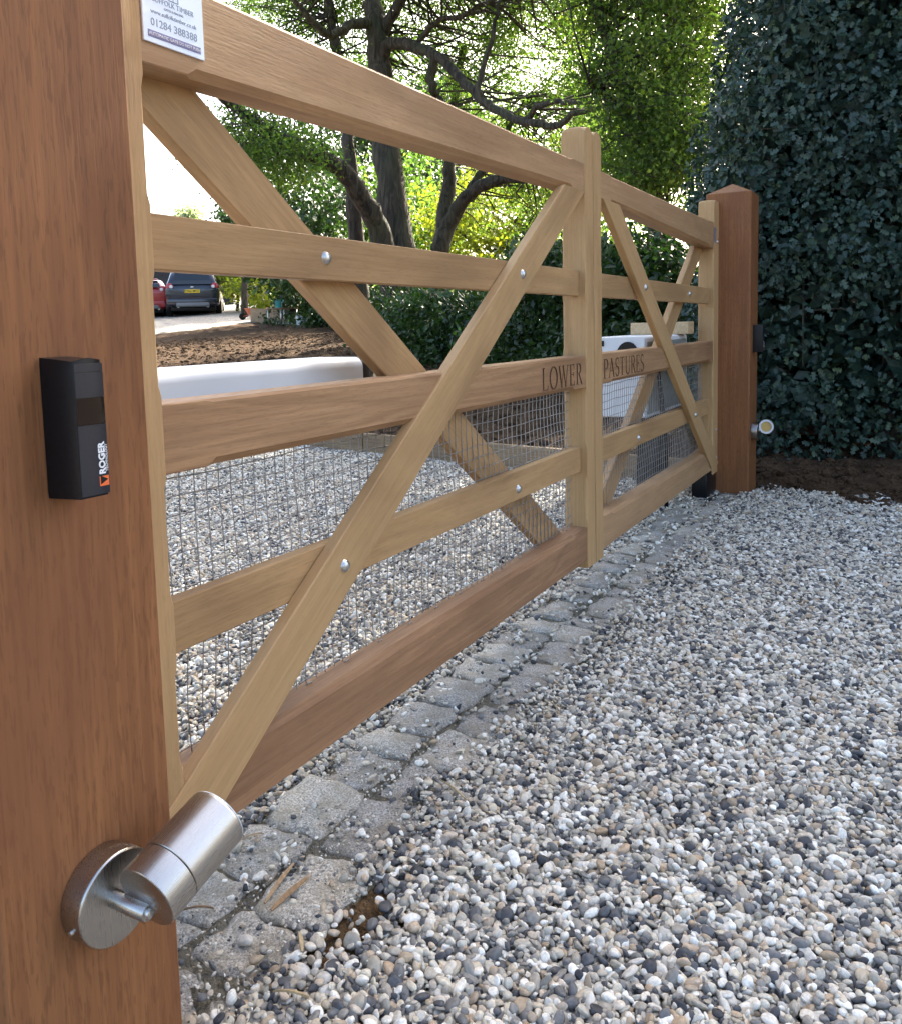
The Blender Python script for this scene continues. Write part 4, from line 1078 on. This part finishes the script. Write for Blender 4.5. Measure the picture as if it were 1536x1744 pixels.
hedge('evergreen_hedge', 'dark evergreen hedge behind the soil, left of the meeting stiles', [gpt(660, 600, 11.5), gpt(780, 620, 10.2), gpt(900, 640, 9.2)], 0.72, 1.3, 110, L_DARK, .07, 150, .45)
hedge('evergreen_hedge', 'dark evergreen hedge at the back of the raised bed', [gpt(500, 560, 22), gpt(590, 570, 19), gpt(680, 590, 15)], 0.7, 1.6, 110, L_DARK, .10, 110, .4)
hedge('evergreen_hedge', 'dark evergreen hedge seen through the far leaf', [gpt(900, 640, 8.6), gpt(1010, 650, 7.6), gpt(1120, 650, 6.8)], 1.25, 1.1, 150, L_DARK, .065, 150, .35)
hedge('laurel_bush', 'sunlit green bush in front of the hedge below the leaning tree', [gpt(840, 600, 12.8), gpt(930, 600, 12.2)], 1.0, 1.0, 50, L_OAK, .08, 110, .5, 'bush')

# ------------------------------------------------------------------ holly hedge at the right
def holly():
    loc = (4.5, -0.9, 0.15)
    t = thing('holly_hedge', 'tall dark glossy holly hedge standing behind the far gate post', 'hedge', loc)
    def surf(n, inset0, inset1, zlo=.08, zhi=5.2):
        z = rng.uniform(zlo, zhi, n) ; s = rng.uniform(-3.4, 3.0, n)
        # plan outline: front face x=4.0 for s<0.2 then turning back round a rounded corner
        yend = 0.38 - 0.26 * np.maximum(0, z - 1.6) - 0.1 * np.maximum(0, .8 - z)
        bul = 0.22 * (vnoise(s * 1.7 + 7, z * 1.7, 21) - .5) + 0.15 * (vnoise(s * 4.2, z * 4.2, 22) - .5)
        ins = rng.uniform(0, 1, n) ** 1.6 * (inset1 - inset0) + inset0 - bul
        low = np.clip((.75 - z) / .5, 0, 1)
        front = s < 0
        cr = 0.45
        a = np.clip(s / (cr * 1.57), 0, 1) * 1.57
        xf = 4.02 + 0.10 * low; 
        x = np.where(front, xf + ins, np.where(s < cr * 1.57, xf + cr - (cr - ins) * np.cos(a), xf + cr + (s - cr * 1.57)))
        y = np.where(front, yend - cr + s, np.where(s < cr * 1.57, yend - cr + (cr - ins) * np.sin(a), yend - ins))
        nx = np.where(front, -1, np.where(s < cr * 1.57, -np.cos(a), 0)); ny = np.where(front, 0, np.where(s < cr * 1.57, np.sin(a), 1))
        nr = np.stack([nx, ny, np.zeros(n)], 1)
        P = np.stack([x, y, z], 1)
        if zlo < .2:
            gap = (z < .92) & (z > .48) & (y < -.05) & (rng.uniform(size=n) < .72) & (ins > -.1)
            thin = (z < .16)
            keep = ~gap
            P, nr, ins = P[keep], nr[keep], ins[keep]
        return P, nr, ins
    P, nr, ins = surf(94000, -0.02, 0.22); n = len(P)
    d, nn = frames(n, .35, nr * 0.9, .62); d = d * .8 + np.array([0, 0, -.25]) + nr * .25; d /= np.linalg.norm(d, axis=1)[:, None]
    nn -= d * np.sum(nn * d, 1)[:, None]; nn /= np.linalg.norm(nn, axis=1)[:, None]
    tone = np.clip(.43 + rng.normal(0, .22, n) + .5 * (vnoise(P[:, 1] * 2.2, P[:, 2] * 2.2, 31) - .5), 0, 1)
    sz = rng.uniform(.020, .052, n)
    # the 300 that show largest become leaves of their own
    dv = P - CP; dp = dv @ CF; u = 768 + FPX * (dv @ CR) / dp; v = PPY - FPX * (dv @ CU) / dp
    score = np.where((u > 1170) & (u < 1520) & (v > 10) & (v < 780) & ~((u < 1300) & (v > 300)), sz / dp * np.abs(np.sum(nn * dv, 1)) / np.linalg.norm(dv, axis=1) * (ins < .02), 0)
    top = np.argsort(-score)[:300]; rest = np.ones(n, bool); rest[top] = False
    L = np.array(loc)
    me = leaves_mesh('leaf_mass', P[rest] - L, d[rest], nn[rest], sz[rest], HOLLY_V, HOLLY_F, tone[rest])
    tag(link('leaf_mass', me, L_HOLLY, t), kind='stuff')
    metas = []
    for q in range(6):
        m_ = leaves_mesh('leaf', np.zeros((1, 3)), np.array([[1., 0, 0]]), np.array([[0, 0, 1.]]), np.array([1.0]), HOLLY_V, HOLLY_F, np.array([.15 + .13 * q])); m_.materials.append(L_HOLLY); metas.append(m_)
    for j in top:
        s_ = np.cross(nn[j], d[j]); k = float(sz[j]); p_ = P[j] - L
        mw = Matrix(((d[j][0] * k, s_[0] * k, nn[j][0] * k, p_[0]), (d[j][1] * k, s_[1] * k, nn[j][1] * k, p_[1]), (d[j][2] * k, s_[2] * k, nn[j][2] * k, p_[2]), (0, 0, 0, 1)))
        link('leaf', metas[int(np.clip((tone[j] - .15) / .13, 0, 5))], None, t, mw=mw)
    P, nr, ins = surf(52000, .24, 1.1, .13 + .1, 5.3); n = len(P); d, nn = frames(n, .2, nr * .5)
    me = leaves_mesh('inner_leaf_mass', P - L, d, nn, rng.uniform(.09, .15, n), SIMPLE_V, SIMPLE_F, np.clip(rng.normal(.35, .2, n), 0, 1))
    tag(link('inner_leaf_mass', me, L_HOLLY, t), kind='stuff')
    parts = []
    for q in range(12):
        y = -.45 - q * .24; x = 4.55 + rng.uniform(-.1, .35); p = Vector((x, y, 0)) - Vector(loc)
        parts.append(tube_arrays([p, p + Vector((rng.normal(0, .06), rng.normal(0, .06), .7)), p + Vector((rng.normal(0, .15), rng.normal(0, .15), 1.9)), p + Vector((rng.normal(0, .2), rng.normal(0, .2), 4.2))], [.055, .045, .03, .01], 7))
    for q in range(40):
        y = rng.uniform(-3, .3); x = 4.25; z = rng.uniform(.3, 2.6); p = Vector((x, y, z)) - Vector(loc)
        e = p + Vector((-rng.uniform(.05, .28), rng.normal(0, .3), rng.normal(.1, .2))); parts.append(tube_arrays([p, (p + e) / 2 + Vector((0, 0, .04)), e], [.008, .006, .003], 4))
    for V, F in parts: link('stem', mesh_from(V, F, 'stem', True), M_BARK, t)
holly()
# brown fence behind the holly foot
fn = thing('timber_fence', 'low dark brown board fence glimpsed through the foot of the holly', 'fence', (4.78, -1.5, 0.1))
for k in range(7):
    link('board', timber_me([(0, 0, .125, (.002,) * 4), (3.6, 0, .125, (.002,) * 4)], -.011, .011), M_PANEL, fn, mw=Matrix.Translation((0 + .004 * (k % 2), -1.8, .02 + k * .132)) @ Matrix.Rotation(R(90), 4, 'Z'))
for k in range(3):
    link('post', box_me(.015, .10, -.045, .045, -.2, 1.0, .004), M_PANEL, fn, loc=(0, -1.6 + k * 1.6, 0))
# soil clods and dead stems at the holly foot
pts = []
cl = bpy.data.collections.new('clods')
V_, F_ = [], []
bmc = bmesh.new(); bmesh.ops.create_icosphere(bmc, subdivisions=1, radius=1.0); bv = np.array([v.co[:] for v in bmc.verts]); bf = np.array([[v.index for v in f.verts] for f in bmc.faces]); bmc.free()
def clods(name, n, xf, label, r0, r1):
    C = xf(n); r_ = rng.uniform(r0, r1, n) * np.exp(rng.normal(0, .3, n))
    V = bv[None] * (1 + rng.normal(0, .18, (n, len(bv), 1))) * r_[:, None, None] * np.array([1, 1, .75]) + C[:, None]
    F = (bf[None] + (np.arange(n) * len(bv))[:, None, None]).reshape(-1, 3)
    o = link(name, tri_mesh(name, V.reshape(-1, 3), F), M_SOIL); tag(o, label, 'soil', kind='stuff')
def near_c(n):
    y = rng.uniform(-2.2, .0, n); x = 3.5 + rng.uniform(-.12, .7, n) - np.clip(-0.1 - y, 0, .5) * .45; z = soil_z(x, y); z = np.maximum(z, -.01)
    return np.stack([x, y, z], 1)
clods('soil_clods', 1500, near_c, 'earth clods scattered at the foot of the holly', .006, .024)
def far_c(n):
    x = rng.uniform(3.9, 12, n); y = rng.uniform(.2, 12, n); k = pip(x, y, SOILP); x, y = x[k], y[k]
    C = np.stack([x, y, soil_z(x, y)], 1); return np.concatenate([C, C[:n - len(C)]]) if len(C) < n else C
def far_cc(n):
    out = []
    while sum(map(len, out)) < n:
        x = rng.uniform(3.9, 12, n); y = rng.uniform(.2, 12, n); k = pip(x, y, SOILP); out.append(np.stack([x[k], y[k], soil_z(x[k], y[k])], 1))
    return np.concatenate(out)[:n]
clods('soil_clods', 9000, far_cc, 'earth clods scattered over the dug soil bank', .007, .026)

# ------------------------------------------------------------------ raised bed, table, barrier
rb = thing('raised_bed', 'low raised bed of timber sleepers beyond the dug soil', 'raised bed', gpt(505, 549, 21))
def sleeper(u0, v0, d0, u1, v1, d1, h, lift=0.0):
    a, b_ = Vector(gpt(u0, v0, d0)), Vector(gpt(u1, v1, d1)); L = (b_ - a).xy.length; ang = math.atan2(b_.y - a.y, b_.x - a.x); s = math.atan2(b_.z - a.z, L)
    me = timber_me([(0, 0, h, (.006,) * 4), (L, 0, h, (.006,) * 4)], -.05, .05)
    link('sleeper', me, M_EDGE, rb, mw=Matrix.Translation(a - Vector(rb.location) + Vector((0, 0, lift))) @ Matrix.Rotation(ang, 4, 'Z') @ Matrix.Rotation(-s, 4, 'Y'))
sleeper(430, 549, 23.0, 508, 549, 21.0, .22); sleeper(509, 549, 21.0, 580, 549, 19.2, .22); sleeper(430, 549, 23.0, 508, 549, 21.0, .0 + .14, .222)
tb = thing('trestle_table', 'small metal framed work table in front of the raised bed', 'table', gpt(482, 549, 20.2))
link('table_top', box_me(-.32, .32, -.22, .22, .40, .425, .004), M_EDGE, tb)
for sx in (-.29, .29):
    for sy in (-.19, .19):
        V, F = tube_arrays([(sx, sy, 0), (sx, sy, .40)], [.014, .014], 8); link('leg', mesh_from(V, F, 'leg', True), M_BOLT, tb)
o = link('watering_can', None); bpy.data.objects.remove(o)
wc = thing('watering_can', 'small teal watering can on the work table', 'watering can', tuple(Vector(tb.location) + Vector((-.1, .02, .426))))
M_TEAL = simple('teal_plastic', (0.05, 0.30, 0.30), .4, var=.1)
link('body', lathe([(.002, 0), (.075, 0), (.08, .01), (.07, .15), (.05, .17), (.002, .17)], 20, 'Z'), M_TEAL, wc)
V, F = tube_arrays([(.06, 0, .04), (.14, 0, .12), (.19, 0, .2)], [.018, .013, .02], 8); link('spout', mesh_from(V, F, 's', True), M_TEAL, wc)
V, F = tube_arrays([(-.06, 0, .04), (-.12, 0, .1), (-.06, 0, .2), (.02, 0, .18)], [.009] * 4, 8); link('handle', mesh_from(V, F, 's', True), M_TEAL, wc)
bk = thing('bucket', 'small white bucket beside the raised bed', 'bucket', gpt(512, 549, 20.0))
link('body', lathe([(.002, 0), (.085, 0), (.11, .22), (.115, .225), (.105, .225), (.1, .21), (.002, .2)], 20, 'Z'), M_WHITE, bk)
V, F = tube_arrays([(.11 * math.cos(R(a)), 0, .22 + .1 * math.sin(R(a))) for a in range(0, 181, 20)], [.004] * 10, 6); link('handle', mesh_from(V, F, 'h', True), M_BOLT, bk)
bo = thing('wheelbarrow', 'orange handled builders wheelbarrow near the parked cars', 'wheelbarrow', gpt(432, 540, 24.5), R(150)); bo.scale = (.55, .55, .55)
M_OR = simple('orange_paint', (0.45, 0.09, 0.035), .45, var=.15)
V = [(-.35, -.28, .55), (.42, -.22, .60), (.42, .22, .60), (-.35, .28, .55), (-.22, -.18, .26), (.22, -.14, .26), (.22, .14, .26), (-.22, .18, .26)]
link('tray', mesh_from(V, [(4, 5, 6, 7), (0, 1, 5, 4), (1, 2, 6, 5), (2, 3, 7, 6), (3, 0, 4, 7)]), M_OR, bo)
for s in (-1, 1):
    V, F = tube_arrays([(-.85, .24 * s, .62), (-.3, .18 * s, .27), (.3, .1 * s, .23), (.55, .04 * s, .18)], [.016] * 4, 8); link('handle', mesh_from(V, F, 'h', True), M_OR, bo)
    V, F = tube_arrays([(-.25, .18 * s, .27), (-.32, .2 * s, .0)], [.016] * 2, 8); link('leg', mesh_from(V, F, 'h', True), M_OR, bo)
link('wheel', lathe([(.03, -.04), (.15, -.045), (.18, -.025), (.18, .025), (.15, .045), (.03, .04)], 24, 'Y'), M_BLACK, bo, loc=(.58, 0, .18))

# ------------------------------------------------------------------ parked cars
M_GLASS = simple('tinted_car_glass', (0.015, 0.022, 0.03), 0.06)
M_TAIL = simple('red_lamp_plastic', (0.35, 0.02, 0.03), 0.15, coat=.5)
M_CLEARL = simple('clear_lamp_plastic', (0.7, 0.68, 0.68), 0.12)
M_PLATE = simple('yellow_number_plate', (0.80, 0.55, 0.03), 0.4)
M_SKID = simple('grey_bumper_plastic', (0.16, 0.16, 0.165), 0.5)
def car(label, loc, rz, col, nm, W=1.84, H=1.70, L=4.4, plate='', suv=True):
    t = thing('parked_car', label, 'car', loc, rz, 'parked cars')
    paint = simple(nm, col, 0.22, 0.25, var=0.03, coat=0.8)
    # local +x = forward, rear at x=0; half sections (x, [(halfwidth, z)...] bottom to top)
    hw = W / 2
    def sec(x, s, zb, belt, roof, wr):
        return [(x, hw * .86 * s, zb), (x, hw * .97 * s, zb + .10), (x, hw * s, belt * .62 + zb * .38), (x, hw * .985 * s, belt), (x, hw * (wr + (1 - wr) * .35) * s, (belt + roof) / 2), (x, hw * wr * s, roof - .07), (x, hw * wr * .80 * s, roof - .01), (x, 0.0, roof)]
    hb = .28
    st = [sec(-.02, .90, .42, .95, .97, .80), sec(.03, .965, .30, 1.02, 1.06, .82), sec(.16, .985, .27, 1.04, H * .80, .80), sec(.42, 1, .25, 1.04, H * .955, .78), sec(.95, 1, .25, 1.03, H, .77), sec(2.1, 1, .25, 1.0, H * .99, .77),
          sec(2.75, 1, .25, .98, H * .90, .76), sec(3.3, .99, .25, .96, 1.02, .74), sec(4.0, .95, .27, .86, .90, .74), sec(L - .05, .84, .32, .68, .70, .72), sec(L, .74, .40, .60, .61, .7)]
    V, F = [], []
    m = 15
    for s in st:
        ring = [(x, -y, z) for x, y, z in s] + [(x, y, z) for x, y, z in s[-2::-1]]
        V += ring
    for i in range(len(st) - 1):
        for k in range(m): F.append((i * m + k, i * m + (k + 1) % m, (i + 1) * m + (k + 1) % m, (i + 1) * m + k))
    F.append(tuple(range(m))); F.append(tuple((len(st) - 1) * m + k for k in range(m)))
    me = mesh_from(V, F, 'body'); 
    o = link('body', me, paint, t); md = o.modifiers.new('s', 'SUBSURF'); md.levels = 2; md.render_levels = 2
    me.polygons.foreach_set('use_smooth', [True] * len(me.polygons))
    def plate_quad(name, P, off, mat, par=t):
        V = [Vector(p) for p in P]; n = (V[1] - V[0]).cross(V[2] - V[0]).normalized() * off
        k = len(V); VV = V + [v + n for v in V]
        return link(name, mesh_from(VV, [tuple(range(k)), tuple(range(k, 2 * k))] + [(i, (i + 1) % k, k + (i + 1) % k, k + i) for i in range(k)]), mat, par)
    z0, z1 = 1.10, H * .925
    plate_quad('rear_window', [(-.012, -hw * .70, z0), (-.012, hw * .70, z0), (.10, hw * .66, z0 + .14), (.275, hw * .58, z1), (.275, -hw * .58, z1), (.10, -hw * .66, z0 + .14)], .02, M_GLASS)
    for s in (-1, 1):
        plate_quad('side_window', [(.75, s * hw * .995, 1.10), (2.9, s * hw * .985, 1.08), (2.45, s * hw * .84, H * .925), (.95, s * hw * .84, H * .945)], .015, M_GLASS)
        tl = link('tail_light', lathe([(.002, -.03), (.10, -.028), (.135, 0), (.14, .05)], 24, 'X'), M_TAIL, t, mw=Matrix.Translation((.035, s * hw * .80, 1.02)) @ Matrix.Diagonal((1, 1.0, .95, 1)))
        link('reversing_lamp', lathe([(.002, -.042), (.05, -.04), (.06, -.028)], 20, 'X'), M_CLEARL, tl, mw=Matrix.Translation((0, -s * .05, 0)))
        plate_quad('reflector', [(-.035, s * hw * .62, .50), (-.03, s * hw * .82, .50), (-.03, s * hw * .82, .55), (-.035, s * hw * .62, .55)], .02, M_TAIL)
        link('exhaust', lathe([(.03, 0), (.045, -.01), (.045, -.12), (.036, -.12), (.034, -.02), (.002, -.02)], 18, 'X'), M_BOLT, t, loc=(0.07, s * .50, .33))
        link('wing_mirror', box_me(-.06, .06, -.11, .11, -.07, .07, .03, 3), M_BLACK, t, loc=(2.75, s * (hw + .10), 1.08))
        for x in (.80, L - .88):
            wz = .34
            wl = link('wheel', lathe([(.05, -.10), (.24, -.11), (.33, -.10), (.345, -.07), (.345, .07), (.33, .10), (.24, .11), (.05, .10)], 32, 'Y'), M_BLACK, t, loc=(x, s * (hw - .10), wz))
            link('rim', lathe([(.002, -.115), (.06, -.12), (.20, -.118), (.225, -.11), (.225, .11), (.20, .118), (.06, .12), (.002, .115)], 20, 'Y'), M_BOLT, wl)
    link('rear_bumper', box_me(-.075, .10, -hw * .88, hw * .88, .36, .60, .05, 3), paint, t)
    link('bumper_insert', box_me(-.095, .06, -hw * .60, hw * .60, .31, .47, .05, 3), M_SKID, t)
    link('underbody', box_me(.15, L - .3, -hw * .8, hw * .8, .18, .40, .02), M_BLACK, t)
    np_ = link('number_plate', box_me(-.066, -.045, -.26, .26, .80, .915, .004, 1), M_PLATE, t)
    BK = Matrix(((0, 0, -1, 0), (-1, 0, 0, 0), (0, 1, 0, 0), (0, 0, 0, 1)))
    if plate: link('lettering', text_me(plate, .115, M_BLACK, .001, bold=.002), None, np_, mw=Matrix.Translation((-.068, 0, .857)) @ BK)
    link('badge', lathe([(.002, -.02), (.05, -.018), (.055, 0)], 20, 'X'), M_BOLT, t, mw=Matrix.Translation((-.03, 0, 1.0)) @ Matrix.Diagonal((1, 1.1, .5, 1)))
    link('roof_spoiler', box_me(.20, .50, -hw * .60, hw * .60, H - .085, H - .045, .018, 2), paint, t)
a = at(330, 537, 30); cang = math.atan2(CF[1], CF[0]) + R(13)
cz = lambda p: float(hgt(p.x, 0)) + 0.075
car('dark blue sports utility car parked tail on across the soil', (a.x, a.y, cz(a)), cang, (0.006, 0.009, 0.022), 'dark_blue_car_paint', W=1.90, H=1.74, plate='EY60 MGT')
a = at(246, 533, 30.6)
car('red hatchback parked left of the dark blue car', (a.x, a.y, cz(a)), cang + R(4), (0.30, 0.015, 0.02), 'red_car_paint', W=1.70, H=1.46, L=4.0, plate='OV08 LKA')

# ------------------------------------------------------------------ far outbuilding
ob = at(268, 520, 41)
t = thing('outbuilding', 'dark clad outbuilding behind the parked cars', 'building', (ob.x, ob.y, float(hgt(ob.x, 0)) - .1), math.atan2(CF[1], CF[0]) + R(20))
M_CLAD = wood('dark_grey_cladding', (0.05, 0.05, 0.058), (0.03, 0.03, 0.036), figure=.1, pores=.2, rough=.7)
M_ROOF = simple('slate_roof', (0.06, 0.06, 0.07), .6, var=.2, scale=3)
link('wall', box_me(0, 5, -3.6, 4.2, -.5, 2.5, .01), M_CLAD, t)
for k in range(13):
    link('cladding_board', box_me(-.028, -.003, -3.6, 4.2, .02 + k * .19, .195 + k * .19, .004, 1), M_CLAD, t)
V = [(-.4, -3.9, 2.5), (5.4, -3.9, 2.5), (5.4, 4.5, 2.5), (-.4, 4.5, 2.5), (2.5, -3.9, 3.7), (2.5, 4.5, 3.7)]
link('roof', mesh_from(V, [(0, 3, 5, 4), (1, 4, 5, 2), (0, 4, 1), (3, 2, 5), (0, 1, 2, 3)]), M_ROOF, t)
dr = link('door', box_me(-.045, -.03, 1.2, 3.4, -.02, 2.1, .006), M_BLACK, t)
link('handle', box_me(-.07, -.046, 1.35, 1.38, .9, 1.1, .003), M_BOLT, dr)
